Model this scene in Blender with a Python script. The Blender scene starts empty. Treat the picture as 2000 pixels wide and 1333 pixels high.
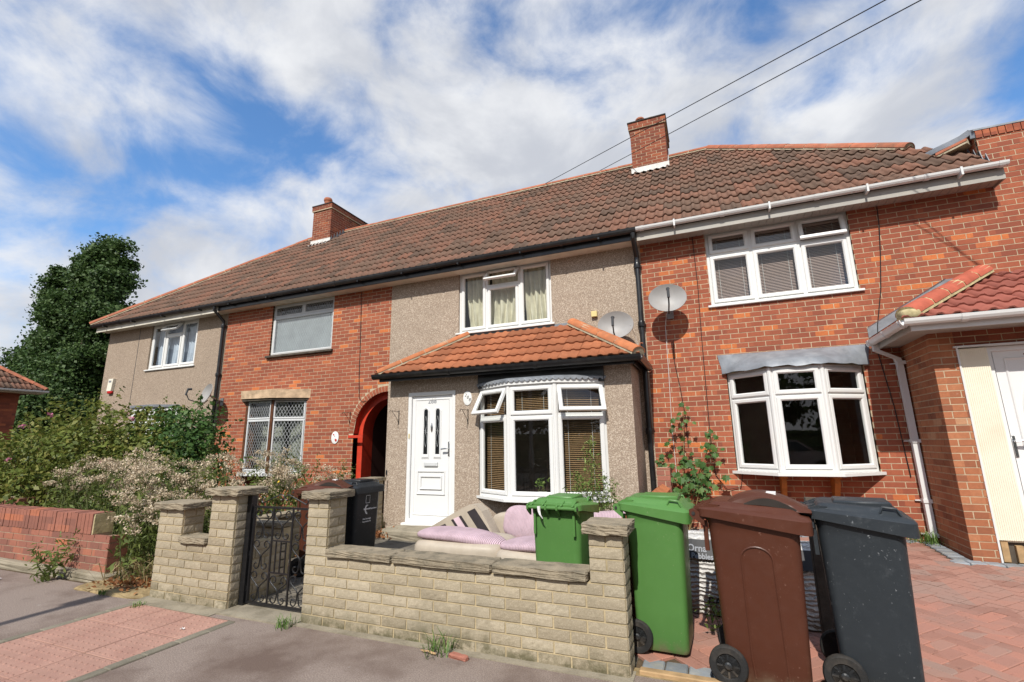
import bpy, bmesh, math, random
import numpy as np
from mathutils import Vector, Matrix
R = math.radians
random.seed(7); rng = np.random.default_rng(7)
scene = bpy.context.scene
COL = scene.collection

# ------------------------------------------------------------------ camera
cam_d = bpy.data.cameras.new('camera'); cam = bpy.data.objects.new('camera', cam_d); COL.objects.link(cam)
scene.camera = cam
cam_d.sensor_width = 36; cam_d.sensor_fit = 'HORIZONTAL'; cam_d.lens = 923.04*36/2000
cam_d.clip_end = 3000; cam_d.clip_start = .05
yaw, pit, rol = R(22.4676), R(12.032), R(-.91475)
fw = Vector((-math.sin(yaw)*math.cos(pit), math.cos(yaw)*math.cos(pit), math.sin(pit)))
ri = Vector((math.cos(yaw), math.sin(yaw), 0)); up = ri.cross(fw)
r2 = ri*math.cos(rol)+up*math.sin(rol); u2 = -ri*math.sin(rol)+up*math.cos(rol)
CAM = Vector((0, -7.75, 1.42))
cam.matrix_world = Matrix(((r2.x, u2.x, -fw.x, CAM.x), (r2.y, u2.y, -fw.y, CAM.y), (r2.z, u2.z, -fw.z, CAM.z), (0, 0, 0, 1)))

# ------------------------------------------------------------------ sky, sun, exposure
SUN_EL = R(46.5)
sun_dir = Vector((.055*math.cos(SUN_EL), -math.cos(SUN_EL), math.sin(SUN_EL))).normalized()
sd = bpy.data.lights.new('sun', 'SUN'); sd.energy = 4.3; sd.angle = R(.55); sd.color = (1, .955, .88)
sun = bpy.data.objects.new('sun', sd); COL.objects.link(sun)
sun.rotation_euler = (-sun_dir).to_track_quat('-Z', 'Y').to_euler(); sun.location = (0, -20, 30)
world = bpy.data.worlds.new('World'); scene.world = world; world.use_nodes = True
wt = world.node_tree; wn = wt.nodes; wl = wt.links; wn.clear()
def wnode(t, **kw):
    n = wn.new(t)
    for k, v in kw.items(): setattr(n, k, v)
    return n
def wmath(op, a, b=None, clamp=False):
    n = wn.new('ShaderNodeMath'); n.operation = op; n.use_clamp = clamp
    for i, v in enumerate((a, b)):
        if v is None: continue
        if isinstance(v, (int, float)): n.inputs[i].default_value = v
        else: wl.new(v, n.inputs[i])
    return n.outputs[0]
sky = wnode('ShaderNodeTexSky', sky_type='NISHITA', sun_disc=False, sun_elevation=SUN_EL, sun_rotation=R(180-3), altitude=50, air_density=1.0, dust_density=.6, ozone_density=1.6)
tc = wnode('ShaderNodeTexCoord'); sx = wnode('ShaderNodeSeparateXYZ'); wl.new(tc.outputs['Generated'], sx.inputs[0])
def cloud_noise(scale, detail, rough, off, dist=0., st=(1, 1, 1)):
    m = wnode('ShaderNodeMapping'); wl.new(tc.outputs['Generated'], m.inputs[0]); m.inputs['Location'].default_value = off; m.inputs['Scale'].default_value = st; m.inputs['Rotation'].default_value = (0, 0, R(22))
    n = wnode('ShaderNodeTexNoise'); wl.new(m.outputs[0], n.inputs['Vector']); n.inputs['Scale'].default_value = scale
    n.inputs['Detail'].default_value = detail; n.inputs['Roughness'].default_value = rough; n.inputs['Distortion'].default_value = dist
    return n.outputs['Fac']
CO = (5.1, 10.7, 0.5)
n1 = cloud_noise(2.1, 3, .5, CO, .35, (1, 1, 1.5))                # large banks
n2 = cloud_noise(5.2, 10, .60, (7.3, 2.2, 5.1), .3, (1, 1, 1.35))    # ragged edges and wisps
hz = wmath('MULTIPLY', wmath('SUBTRACT', .60, sx.outputs[2], True), .30)      # cloud closes up towards the horizon
dens = wmath('ADD', wmath('ADD', wmath('MULTIPLY', n1, .62), wmath('MULTIPLY', n2, .40)), hz)
cover = wnode('ShaderNodeMapRange', interpolation_type='SMOOTHSTEP'); wl.new(dens, cover.inputs[0])
cover.inputs[1].default_value = .425; cover.inputs[2].default_value = .60
n4 = cloud_noise(3.2, 7, .55, (1.1, 4.4, 2.6), .4, (1, 1, 1.9))
shade = wnode('ShaderNodeMapRange', interpolation_type='SMOOTHSTEP'); wl.new(n4, shade.inputs[0])
shade.inputs[1].default_value = .36; shade.inputs[2].default_value = .66
cc = wnode('ShaderNodeMix', data_type='RGBA'); wl.new(shade.outputs[0], cc.inputs['Factor'])
cc.inputs['A'].default_value = (4.1, 4.3, 4.75, 1); cc.inputs['B'].default_value = (6.1, 6.2, 6.4, 1)
blue = wnode('ShaderNodeMix', data_type='RGBA', blend_type='MULTIPLY'); blue.inputs['Factor'].default_value = 1; wl.new(sky.outputs[0], blue.inputs['A']); blue.inputs['B'].default_value = (.86, 1.22, 1.5, 1)
mx = wnode('ShaderNodeMix', data_type='RGBA'); wl.new(cover.outputs[0], mx.inputs['Factor'])
wl.new(blue.outputs['Result'], mx.inputs['A']); wl.new(cc.outputs['Result'], mx.inputs['B'])
bg = wnode('ShaderNodeBackground'); wl.new(mx.outputs['Result'], bg.inputs[0]); bg.inputs[1].default_value = .115
wo = wnode('ShaderNodeOutputWorld'); wl.new(bg.outputs[0], wo.inputs[0])
vs = scene.view_settings; vs.view_transform = 'Standard'; vs.look = 'None'; vs.gamma = 1; vs.exposure = 0.34; vs.use_curve_mapping = False

# ------------------------------------------------------------------ materials
def setin(b, k, v):
    if k in b.inputs: b.inputs[k].default_value = v
class NT:
    def __init__(s, name):
        s.m = bpy.data.materials.new(name); s.m.use_nodes = True; s.t = s.m.node_tree; s.n = s.t.nodes; s.l = s.t.links
        s.b = s.n['Principled BSDF']; s.geo = None; s.tco = None
    def new(s, t, ins=None, **kw):
        n = s.n.new(t)
        for k, v in kw.items(): setattr(n, k, v)
        for k, v in (ins or {}).items(): s.put(n.inputs[k], v)
        return n
    def put(s, sock, v):
        if hasattr(v, 'is_linked') or hasattr(v, 'links'): s.l.new(v, sock)
        elif isinstance(v, (tuple, list)) and len(v) == 3 and len(sock.default_value) == 4: sock.default_value = (*v, 1)
        else: sock.default_value = v
    def pos(s):
        if not s.geo: s.geo = s.new('ShaderNodeNewGeometry')
        return s.geo.outputs['Position']
    def obj(s):
        if not s.tco: s.tco = s.new('ShaderNodeTexCoord')
        return s.tco.outputs['Object']
    def math(s, op, a, b=None, c=None, clamp=False):
        n = s.new('ShaderNodeMath', operation=op, use_clamp=clamp)
        for i, v in enumerate((a, b, c)):
            if v is not None: s.put(n.inputs[i], v)
        return n.outputs[0]
    def noise(s, vec, scale, detail=4, rough=.55, out='Fac'):
        return s.new('ShaderNodeTexNoise', {'Vector': vec, 'Scale': scale, 'Detail': detail, 'Roughness': rough}).outputs[out]
    def mix(s, f, a, b, mode='MIX'):
        n = s.new('ShaderNodeMix', data_type='RGBA', blend_type=mode)
        s.put(n.inputs['Factor'], f); s.put(n.inputs['A'], a); s.put(n.inputs['B'], b); return n.outputs['Result']
    def rng(s, v, a, b, c=0., d=1.):
        return s.new('ShaderNodeMapRange', {0: v, 1: a, 2: b, 3: c, 4: d}).outputs[0]
    def ramp(s, v, stops):
        n = s.new('ShaderNodeValToRGB', {0: v}); e = n.color_ramp.elements
        while len(e) < len(stops): e.new(.5)
        for i, (p, c) in enumerate(stops): e[i].position = p; e[i].color = (*c, 1)
        return n.outputs[0]
    def bump(s, h, strength, dist=.01):
        n = s.new('ShaderNodeBump', {'Height': h, 'Strength': strength, 'Distance': dist}); s.l.new(n.outputs[0], s.b.inputs['Normal'])
    def col(s, v): s.put(s.b.inputs['Base Color'], v)
    def hash2(s, a, b):
        c = s.new('ShaderNodeCombineXYZ', {0: a, 1: b}); return s.new('ShaderNodeTexWhiteNoise', {'Vector': c.outputs[0]}, noise_dimensions='2D').outputs['Value']
def sc(c, k): return tuple(min(1, max(0, x*k)) for x in c)
def M(name, col, rough=.6, var=.15, scale=6, bump=0., bscale=40, spec=.35, metal=0., coord='pos', rnd=0., dirt=None, dirt_amt=.5, dirt_scale=2., fine=None):
    t = NT(name); p = t.pos() if coord == 'pos' else t.obj()
    f = t.noise(p, scale, 5)
    c = t.mix(t.rng(f, .3, .7), sc(col, 1-var), sc(col, 1+var))
    if fine:
        g = t.noise(p, fine, 3, .7); c = t.mix(t.rng(g, .35, .65), c, sc(col, .72), 'MIX') if False else t.mix(.35, c, t.mix(t.rng(g, .3, .7), sc(col, .6), sc(col, 1.35)))
    if dirt:
        g = t.noise(p, dirt_scale, 6, .65); c = t.mix(t.rng(g, .48, .72, 0, dirt_amt), c, dirt)
    if rnd:
        oi = t.new('ShaderNodeObjectInfo'); k = t.rng(oi.outputs['Random'], 0, 1, 1-rnd, 1+rnd)
        n = t.new('ShaderNodeVectorMath', {0: c}, operation='SCALE'); t.put(n.inputs['Scale'], k); c = n.outputs[0]
    t.col(c); setin(t.b, 'Roughness', rough); setin(t.b, 'Specular IOR Level', spec); setin(t.b, 'Metallic', metal)
    if bump: t.bump(t.noise(p, bscale, 4, .6), bump)
    return t.m
MAT = {}
def brick_mat(name, cols, L, H, light=(.62, .24, .10), uaxis='auto'):
    t = NT(name); p = t.pos(); s = t.new('ShaderNodeSeparateXYZ', {0: p})
    u = t.math('ADD', s.outputs[0], s.outputs[1])
    row = t.math('FLOOR', t.math('DIVIDE', s.outputs[2], H))
    par = t.math('FLOORED_MODULO', row, 2.0)
    cc = t.math('FLOOR', t.math('ADD', t.math('DIVIDE', u, L), t.math('MULTIPLY', par, .5)))
    h = t.hash2(cc, row); h2 = t.hash2(row, cc)
    c = t.ramp(h, [(0, cols[0]), (.3, cols[1]), (.62, cols[2]), (.93, cols[3]), (.97, light)])
    g = t.noise(p, 30, 4, .65); c = t.mix(t.rng(g, .35, .75, 0, .35), c, sc(cols[0], .75))
    g2 = t.noise(p, .9, 5, .6); c = t.mix(t.rng(g2, .45, .75, 0, .4), c, sc(cols[1], .72))
    g3 = t.noise(p, 7, 5, .7); c = t.mix(t.rng(g3, .66, .78, 0, .5), c, (.55, .42, .33))
    t.col(c); setin(t.b, 'Roughness', .85); setin(t.b, 'Specular IOR Level', .2); t.bump(t.noise(p, 90, 3), .35, .004)
    return t.m
MAT['brick'] = brick_mat('brick_red', [(.235, .072, .044), (.29, .087, .049), (.335, .100, .053), (.375, .118, .061)], .2286, .0762, (.56, .17, .055))
MAT['brick_dark'] = brick_mat('brick_far', [(.16, .052, .034), (.21, .062, .036), (.25, .072, .04), (.285, .085, .045)], .2286, .0762, (.36, .11, .05))
MAT['brick_porch'] = brick_mat('brick_porch', [(.22, .085, .048), (.32, .12, .06), (.38, .145, .07), (.42, .18, .09)], .2286, .0762, (.46, .25, .14))
MAT['brick_gw'] = brick_mat('brick_garden_wall', [(.21, .095, .072), (.275, .115, .083), (.33, .135, .095), (.38, .145, .09)], .2286, .0762, (.44, .15, .08))
MAT['mortar'] = M('mortar', (.47, .375, .255), .95, .18, 12, .3, 120, .1, dirt=(.3, .25, .19), dirt_amt=.4)
MAT['mortar_c'] = M('mortar_cream', (.42, .34, .21), .95, .2, 9, .3, 100, .1, dirt=(.2, .17, .10), dirt_amt=.6)
def cream_mat():
    t = NT('brick_cream'); p = t.pos()
    oi = t.new('ShaderNodeObjectInfo')
    c = t.ramp(oi.outputs['Random'], [(0, (.30, .25, .175)), (.4, (.395, .335, .24)), (.8, (.45, .385, .28)), (1, (.35, .305, .225))])
    g = t.noise(p, 55, 5, .7); c = t.mix(t.rng(g, .3, .72, 0, .55), c, (.24, .20, .14))
    g = t.noise(p, 160, 3, .7); c = t.mix(t.rng(g, .52, .7, 0, .4), c, (.66, .58, .44))
    g = t.noise(p, 1.7, 6, .68); c = t.mix(t.rng(g, .48, .70, 0, .5), c, (.19, .165, .115)); g = t.noise(p, 6, 6, .7); c = t.mix(t.rng(g, .58, .72, 0, .45), c, (.15, .13, .085))      # rain and soot staining
    s = t.new('ShaderNodeSeparateXYZ', {0: p})
    low = t.math('MULTIPLY', t.rng(t.math('ADD', s.outputs[2], t.math('MULTIPLY', t.noise(p, 5, 4), .16)), .10, .24, 1, 0), t.rng(t.noise(p, 11, 5, .7), .38, .6))
    c = t.mix(t.math('MULTIPLY', low, .8), c, (.075, .07, .032))        # moss and splash dirt along the bottom course
    t.col(c); setin(t.b, 'Roughness', .95); setin(t.b, 'Specular IOR Level', .15); t.bump(t.noise(p, 90, 5, .75), .55, .006)
    return t.m
MAT['cream'] = cream_mat()
MAT['stone'] = M('coping_stone', (.27, .225, .16), .95, .25, 9, .8, 60, .15, rnd=.12, dirt=(.085, .08, .06), dirt_amt=.85, dirt_scale=7, fine=120)
def pebble_mat(name, base, dark, light):
    t = NT(name); p = t.pos()
    v = t.new('ShaderNodeTexVoronoi', {'Vector': p, 'Scale': 95.}); s = t.new('ShaderNodeSeparateColor', {0: v.outputs['Color']})
    c = t.ramp(s.outputs[0], [(0, dark), (.25, sc(base, .8)), (.6, base), (.9, light)])
    c = t.mix(t.rng(v.outputs['Distance'], .42, .75, 0, .55), c, sc(dark, .8))
    g = t.noise(p, 18, 5, .7); c = t.mix(t.rng(g, .4, .7, 0, .35), c, dark)
    g = t.noise(p, 1.3, 6, .65); c = t.mix(t.rng(g, .5, .78, 0, .4), c, sc(base, .62))
    t.col(c); setin(t.b, 'Roughness', .9); setin(t.b, 'Specular IOR Level', .25)
    t.bump(t.math('ADD', t.noise(p, 60, 4, .8), t.math('MULTIPLY', v.outputs['Distance'], -.6)), .6, .006)
    return t.m
MAT['pebble'] = pebble_mat('pebbledash', (.40, .315, .24), (.25, .19, .145), (.60, .51, .41))
MAT['pebble2'] = pebble_mat('pebbledash_far', (.36, .28, .21), (.24, .18, .135), (.50, .41, .32))
MAT['upvc'] = M('white_upvc', (.67, .67, .655), .35, .03, 3, 0, spec=.5, dirt=(.62, .58, .5), dirt_amt=.25, dirt_scale=3)
MAT['upvc_door'] = M('white_door', (.69, .69, .68), .3, .02, 3, 0, spec=.5)
MAT['alu'] = M('grey_aluminium', (.55, .56, .56), .45, .06, 5, 0, spec=.5)
MAT['came'] = M('lead_came', (.30, .31, .32), .5, .15, 9, 0, spec=.4)
MAT['cream_paint'] = M('cream_paint', (.74, .68, .54), .5, .04, 4, .0, dirt=(.55, .42, .28), dirt_amt=.25, dirt_scale=3)
MAT['black'] = M('black_gutter', (.012, .012, .013), .28, .2, 4, 0, spec=.5, dirt=(.06, .055, .05), dirt_amt=.4, dirt_scale=5)
MAT['blackpaint'] = M('black_iron', (.010, .010, .011), .35, .2, 30, .2, 90, .5)
MAT['fascia'] = M('white_fascia', (.62, .58, .50), .6, .1, 3, 0, dirt=(.33, .28, .2), dirt_amt=.55, dirt_scale=2.5)
MAT['fascia_shade'] = M('shaded_upvc_fascia', (.33, .315, .285), .45, .06, 3, 0, dirt=(.45, .41, .34), dirt_amt=.5, dirt_scale=2.5)  # white plastic, with the shade under the gutter put into its grey colour
MAT['gutw'] = M('white_gutter', (.64, .64, .63), .35, .05, 3, 0, spec=.5, dirt=(.4, .38, .33), dirt_amt=.3, dirt_scale=3)
def tile_mat(name, cols, lichen, lamt, moss=(.10, .10, .035), mossamt=.3):
    t = NT(name); p = t.pos(); oi = t.new('ShaderNodeObjectInfo')
    c = t.ramp(oi.outputs['Random'], [(0, cols[0]), (.3, cols[1]), (.65, cols[2]), (1, cols[3])])
    g = t.noise(p, 9, 5, .65); c = t.mix(t.rng(g, .35, .75, 0, .6), c, sc(cols[0], .75))
    g = t.noise(p, .8, 4, .6); c = t.mix(t.rng(g, .42, .68, 0, .55), c, sc(cols[1], .72))
    g = t.noise(p, 16, 6, .75); g2 = t.noise(p, 1.1, 3); c = t.mix(t.math('MULTIPLY', t.rng(g, .60, .68, 0, lamt), t.rng(g2, .48, .62)), c, lichen)
    g = t.noise(p, 22, 4, .7); c = t.mix(t.math('MULTIPLY', t.rng(g, .60, .70, 0, mossamt), t.rng(t.noise(p, .7, 3), .5, .62)), c, moss)
    t.col(c); setin(t.b, 'Roughness', .85); setin(t.b, 'Specular IOR Level', .25); t.bump(t.noise(p, 80, 4), .4, .005)
    return t.m
MAT['tile'] = tile_mat('roof_tile_brown', [(.105, .070, .052), (.165, .100, .070), (.205, .108, .074), (.235, .108, .070)], (.36, .33, .24), .75)
MAT['tile_o'] = tile_mat('roof_tile_orange', [(.24, .088, .042), (.32, .112, .052), (.38, .13, .058), (.41, .15, .07)], (.12, .08, .05), .6, (.06, .055, .02), .5)
MAT['tile_r'] = tile_mat('roof_tile_red', [(.24, .075, .055), (.28, .088, .063), (.315, .098, .07), (.34, .11, .078)], (.2, .1, .08), .3, (.05, .05, .03), .1)
MAT['under'] = M('roof_batten_felt', (.03, .024, .02), .95, .2)
MAT['ridge'] = M('ridge_tile', (.36, .125, .07), .85, .2, 7, .3, 60, .2, rnd=.12, dirt=(.14, .09, .06), dirt_amt=.6, dirt_scale=5)
MAT['ridge_mortar'] = M('ridge_mortar', (.40, .34, .24), .95, .2, 9, .5, 40, .1, dirt=(.16, .13, .08), dirt_amt=.6, dirt_scale=6)
MAT['lead'] = M('lead_sheet', (.21, .225, .245), .5, .25, 5, .25, 14, .4, metal=.25, dirt=(.36, .37, .38), dirt_amt=.5, dirt_scale=4)
def glass_mat(name, tint=(.92, .95, .94), ior=1.5):
    t = NT(name); t.n.remove(t.b)
    lw = t.new('ShaderNodeLayerWeight', {'Blend': .5}); tr = t.new('ShaderNodeBsdfTransparent', {0: tint}); gl = t.new('ShaderNodeBsdfGlossy', {'Roughness': .004})
    f2 = t.math('ADD', .075, t.math('MULTIPLY', t.math('POWER', lw.outputs['Facing'], 4.5), .92), clamp=True)      # double glazing: a little more than one surface
    mxs = t.new('ShaderNodeMixShader', {0: f2, 1: tr.outputs[0], 2: gl.outputs[0]}); t.l.new(mxs.outputs[0], t.n['Material Output'].inputs[0]); return t.m
MAT['glass'] = glass_mat('window_glass')
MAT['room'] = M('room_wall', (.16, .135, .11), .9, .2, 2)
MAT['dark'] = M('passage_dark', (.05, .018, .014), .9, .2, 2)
MAT['redpaint'] = M('red_gloss_paint', (.52, .045, .02), .5, .15, 6, .1, 30, .4, dirt=(.22, .03, .02), dirt_amt=.5)
def cloth_mat(name, col, fold=0., trans=.3):
    t = NT(name); p = t.pos(); g = t.noise(p, 9, 4); c = t.mix(t.rng(g, .3, .7), sc(col, .88), sc(col, 1.08)); t.col(c); setin(t.b, 'Roughness', .95); setin(t.b, 'Specular IOR Level', .1)
    return t.m
MAT['curtain'] = cloth_mat('curtain_cream', (.62, .58, .45)); MAT['curtain_w'] = cloth_mat('net_curtain', (.52, .57, .66)); MAT['curtain_g'] = cloth_mat('curtain_grey', (.42, .43, .37))
MAT['blind_wood'] = M('wood_slat', (.27, .165, .085), .5, .2, 14, 0, spec=.4); MAT['blind_w'] = M('blind_slat_pink', (.46, .34, .30), .5, .05, 4)
MAT['lamp_metal'] = M('galvanised', (.32, .33, .33), .45, .12, 6, 0, metal=.7)
MAT['dish'] = M('dish_grey', (.30, .29, .28), .5, .08, 6, 0, spec=.4, coord='obj', dirt=(.24, .2, .16), dirt_amt=.5)
MAT['dkplastic'] = M('dark_plastic', (.05, .052, .055), .45, .1, 9)
def tarmac_mat():
    t = NT('tarmac_reddish'); p = t.pos()
    g = t.noise(p, 110, 4, .85); c = t.ramp(g, [(.32, (.115, .086, .070)), (.5, (.24, .190, .160)), (.66, (.34, .28, .24)), (.8, (.53, .46, .40))])
    g = t.noise(p, 1.1, 6, .62); c = t.mix(t.rng(g, .46, .66, 0, .8), c, (.105, .07, .055))
    g = t.noise(p, 5, 6, .7); c = t.mix(t.rng(g, .58, .75, 0, .45), c, (.085, .055, .045))
    v = t.new('ShaderNodeTexVoronoi', {'Vector': p, 'Scale': 2.6}); c = t.mix(t.rng(v.outputs['Distance'], .035, .05, .55, 0), c, (.36, .33, .30))      # trodden gum
    v2 = t.new('ShaderNodeTexVoronoi', {'Vector': p, 'Scale': 1.7}); c = t.mix(t.rng(v2.outputs['Distance'], .05, .075, .6, 0), c, (.06, .045, .04))
    t.col(c); setin(t.b, 'Roughness', .93); setin(t.b, 'Specular IOR Level', .2); t.bump(t.noise(p, 110, 3, .8), .8, .007); return t.m
MAT['tarmac'] = tarmac_mat()
MAT['asphalt'] = M('road_asphalt', (.055, .055, .056), .92, .2, 4, .6, 150, .2, fine=120)
MAT['tactile'] = M('tactile_slab', (.345, .20, .155), .92, .14, 5, .3, 120, .2, rnd=.07, dirt=(.24, .12, .095), dirt_amt=.5, dirt_scale=4, fine=150)
MAT['kerbset'] = M('edging_sett', (.185, .165, .125), .93, .2, 8, .5, 90, .2, rnd=.15, fine=130)
MAT['concrete'] = M('concrete', (.27, .235, .175), .95, .22, 4, .5, 70, .15, dirt=(.10, .085, .055), dirt_amt=.75, dirt_scale=3.5, fine=110)
MAT['soil'] = M('soil', (.085, .06, .038), .98, .35, 9, .9, 30, .1, dirt=(.2, .15, .09), dirt_amt=.4, dirt_scale=14)
MAT['gardenpath'] = M('garden_paving', (.13, .115, .092), .92, .25, 5, .4, 50, .25, dirt=(.04, .037, .03), dirt_amt=.75, dirt_scale=3)
MAT['sand'] = M('sand_bed', (.27, .20, .105), .98, .25, 14, .8, 60, .1)
def paver_mat():
    t = NT('paver_red'); p = t.pos(); oi = t.new('ShaderNodeObjectInfo'); s = t.new('ShaderNodeSeparateXYZ', {0: p})
    h = t.hash2(t.math('FLOOR', t.math('MULTIPLY', s.outputs[0], 4.9)), t.math('FLOOR', t.math('MULTIPLY', s.outputs[1], 4.9)))
    h = t.math('FRACT', t.math('ADD', oi.outputs['Random'], t.math('MULTIPLY', h, .25)))
    c = t.ramp(h, [(0, (.27, .135, .10)), (.35, (.33, .165, .125)), (.7, (.38, .17, .12)), (1, (.28, .18, .145))])
    g = t.noise(p, 2.2, 6, .65); c = t.mix(t.rng(g, .5, .72, 0, .55), c, (.24, .155, .125))
    g = t.noise(p, 26, 5, .75); c = t.mix(t.rng(g, .60, .68, 0, .6), c, (.12, .055, .04))
    t.col(c); setin(t.b, 'Roughness', .85); setin(t.b, 'Specular IOR Level', .3); t.bump(t.noise(p, 120, 3), .35, .004); return t.m
MAT['paver'] = paver_mat()
MAT['sett'] = M('sett_grey', (.20, .215, .23), .85, .2, 7, .4, 70, .3, rnd=.22, dirt=(.34, .30, .22), dirt_amt=.5, dirt_scale=9)
MAT['wood'] = M('timber', (.36, .235, .12), .8, .25, 10, .3, 40, .25); MAT['wood_o'] = M('orange_stained_timber', (.38, .135, .03), .6, .2, 10, .2, 40, .3)
MAT['wood_d'] = M('weathered_plank', (.085, .07, .055), .85, .35, 8, .4, 30, .2); MAT['wood_v'] = M('dark_varnish', (.10, .040, .018), .5, .3, 12, .2, 30, .3)
MAT['rotwood'] = M('peeling_lintel_board', (.50, .36, .235), .9, .25, 8, .6, 22, .15, dirt=(.16, .12, .085), dirt_amt=.5, dirt_scale=6)
MAT['chipboard'] = M('chipboard', (.52, .42, .28), .8, .15, 30, .2, 80)
def plastic(name, col, scuff=(.5, .5, .5), amt=.15, rough=.42, fade=.14):
    t = NT(name); p = t.obj(); g = t.noise(p, 3.5, 5, .6); c = t.mix(t.rng(g, .3, .7), sc(col, 1-fade), sc(col, 1+fade))
    g = t.noise(p, 45, 3, .7); g2 = t.noise(p, 4, 3); c = t.mix(t.math('MULTIPLY', t.rng(g, .645, .69, 0, amt*12, ), t.rng(g2, .45, .6)), c, scuff)
    g = t.noise(p, 14, 8, .75); c = t.mix(t.rng(g, .56, .80, 0, amt*2), c, scuff)
    s = t.new('ShaderNodeSeparateXYZ', {0: p}); c = t.mix(t.math('MULTIPLY', t.rng(s.outputs[2], .02, .12, .8, 0), t.rng(t.noise(p, 14, 4), .35, .65)), c, (.16, .12, .08))
    t.col(c); t.put(t.b.inputs['Roughness'], t.rng(t.noise(p, 18, 4), .3, .7, rough-.06, rough+.12)); setin(t.b, 'Specular IOR Level', .32); t.bump(t.noise(p, 260, 2), .10, .002); return t.m
MAT['bin_green'] = plastic('bin_green', (.075, .185, .046), (.2, .26, .13), .05, fade=.05); MAT['bin_brown'] = plastic('bin_brown', (.074, .0235, .0125), (.22, .12, .09), .05, fade=.07)
MAT['bin_grey'] = plastic('bin_grey', (.024, .029, .034), (.5, .52, .54), .03, fade=.06); MAT['bin_black'] = plastic('bin_black', (.016, .018, .02), (.3, .3, .3), .05)
MAT['rubber'] = M('rubber', (.018, .018, .018), .7, .25, 12, .2, 60, .3, coord='obj', dirt=(.09, .075, .06), dirt_amt=.5, dirt_scale=8)
MAT['white_print'] = M('white_print', (.72, .72, .72), .6, .03); MAT['grey_print'] = M('grey_number', (.20, .21, .23), .4, .1); MAT['black_print'] = M('black_print', (.02, .02, .022), .5, .2)
MAT['chrome'] = M('chrome', (.6, .6, .6), .22, .04, 5, 0, metal=1.)
MAT['pinkprint'] = M('faded_white_sticker', (.66, .64, .62), .7, .12, 30)
def ribbed(name, col, k):
    t = NT(name); p = t.obj(); w = t.new('ShaderNodeTexWave', {'Vector': p, 'Scale': k, 'Distortion': 1.2, 'Detail': 2.}, wave_type='BANDS', bands_direction='X')
    g = t.noise(p, 6, 4); c = t.mix(t.rng(g, .3, .7), sc(col, .82), sc(col, 1.1)); c = t.mix(t.rng(w.outputs['Fac'], 0, .35, .5, 0), c, sc(col, .55))
    t.col(c); setin(t.b, 'Roughness', .9); setin(t.b, 'Specular IOR Level', .15); t.bump(w.outputs['Fac'], .8, .012); return t.m
MAT['pink'] = ribbed('pink_cord', (.60, .44, .49), 16.)
MAT['beige'] = M('beige_leatherette', (.42, .36, .285), .5, .1, 5, .15, 40, .4, coord='obj', dirt=(.2, .16, .11), dirt_amt=.35); MAT['sofa_black'] = M('dark_leatherette', (.035, .03, .032), .45, .15, 9); MAT['sofa_pink'] = M('pink_leatherette', (.60, .45, .50), .5, .08, 9)
def bag_mat():
    t = NT('woven_bag'); p = t.obj(); w = t.new('ShaderNodeTexWave', {'Vector': p, 'Scale': 9., 'Distortion': 6., 'Detail': 4., 'Detail Scale': 1.6}, wave_type='BANDS', bands_direction='Z')
    g = t.noise(p, 12, 5, .7); c = t.mix(t.rng(g, .3, .7), (.40, .385, .36), (.62, .60, .57)); c = t.mix(t.rng(w.outputs['Fac'], 0, .5, .45, 0), c, (.26, .25, .24))
    s = t.new('ShaderNodeSeparateXYZ', {0: p}); c = t.mix(t.math('MULTIPLY', t.rng(s.outputs[2], .02, .16, .9, 0), t.rng(t.noise(p, 9, 5), .3, .6)), c, (.16, .12, .07))
    t.col(c); setin(t.b, 'Roughness', .45); setin(t.b, 'Specular IOR Level', .5); t.bump(w.outputs['Fac'], .7, .02); return t.m
MAT['bag'] = bag_mat()
def leaf_mat(name, a, b, c3=None, trans=.25):
    t = NT(name); p = t.pos(); oi = t.new('ShaderNodeNewGeometry')
    h = oi.outputs['Random Per Island']
    c = t.ramp(h, [(0, a), (.55, b), (1, c3 or sc(b, 1.35))])
    g = t.noise(p, 2.2, 3); c = t.mix(t.rng(g, .35, .68, 0, .5), c, sc(a, .75))
    t.col(c); setin(t.b, 'Roughness', .55); setin(t.b, 'Specular IOR Level', .3)
    tl = t.new('ShaderNodeBsdfTranslucent'); t.put(tl.inputs[0], c); mxs = t.new('ShaderNodeMixShader', {0: trans}); t.l.new(t.b.outputs[0], mxs.inputs[1]); t.l.new(tl.outputs[0], mxs.inputs[2]); t.l.new(mxs.outputs[0], t.n['Material Output'].inputs[0]); return t.m
MAT['leaf_tree'] = leaf_mat('leaf_tree', (.034, .068, .018), (.066, .12, .032), (.12, .18, .058), .3)
MAT['leaf_rose'] = leaf_mat('leaf_rose', (.075, .105, .018), (.16, .20, .036), (.30, .28, .075), .35); MAT['leaf_rose2'] = leaf_mat('leaf_rose_deep', (.035, .080, .018), (.07, .15, .034), (.14, .23, .06), .35)
MAT['leaf_weed'] = leaf_mat('leaf_weed', (.085, .12, .03), (.165, .215, .05), (.25, .28, .085), .4); MAT['seed'] = leaf_mat('seed_head', (.40, .31, .20), (.60, .49, .345), (.76, .66, .50))
MAT['leaf_syc'] = leaf_mat('leaf_sycamore', (.04, .095, .02), (.072, .16, .036), (.13, .21, .055), .3); MAT['straw'] = leaf_mat('dry_grass', (.26, .19, .09), (.42, .33, .17), (.52, .42, .24)); MAT['grass'] = leaf_mat('green_grass', (.06, .12, .02), (.11, .20, .04), (.17, .26, .07))
MAT['petal'] = leaf_mat('pink_petal', (.48, .13, .22), (.62, .22, .33), (.7, .36, .45)); MAT['deadleaf'] = leaf_mat('dead_leaf', (.16, .06, .02), (.30, .12, .045), (.42, .2, .08)); MAT['yellow'] = leaf_mat('yellow_flower', (.5, .33, .02), (.6, .4, .03))
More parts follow.
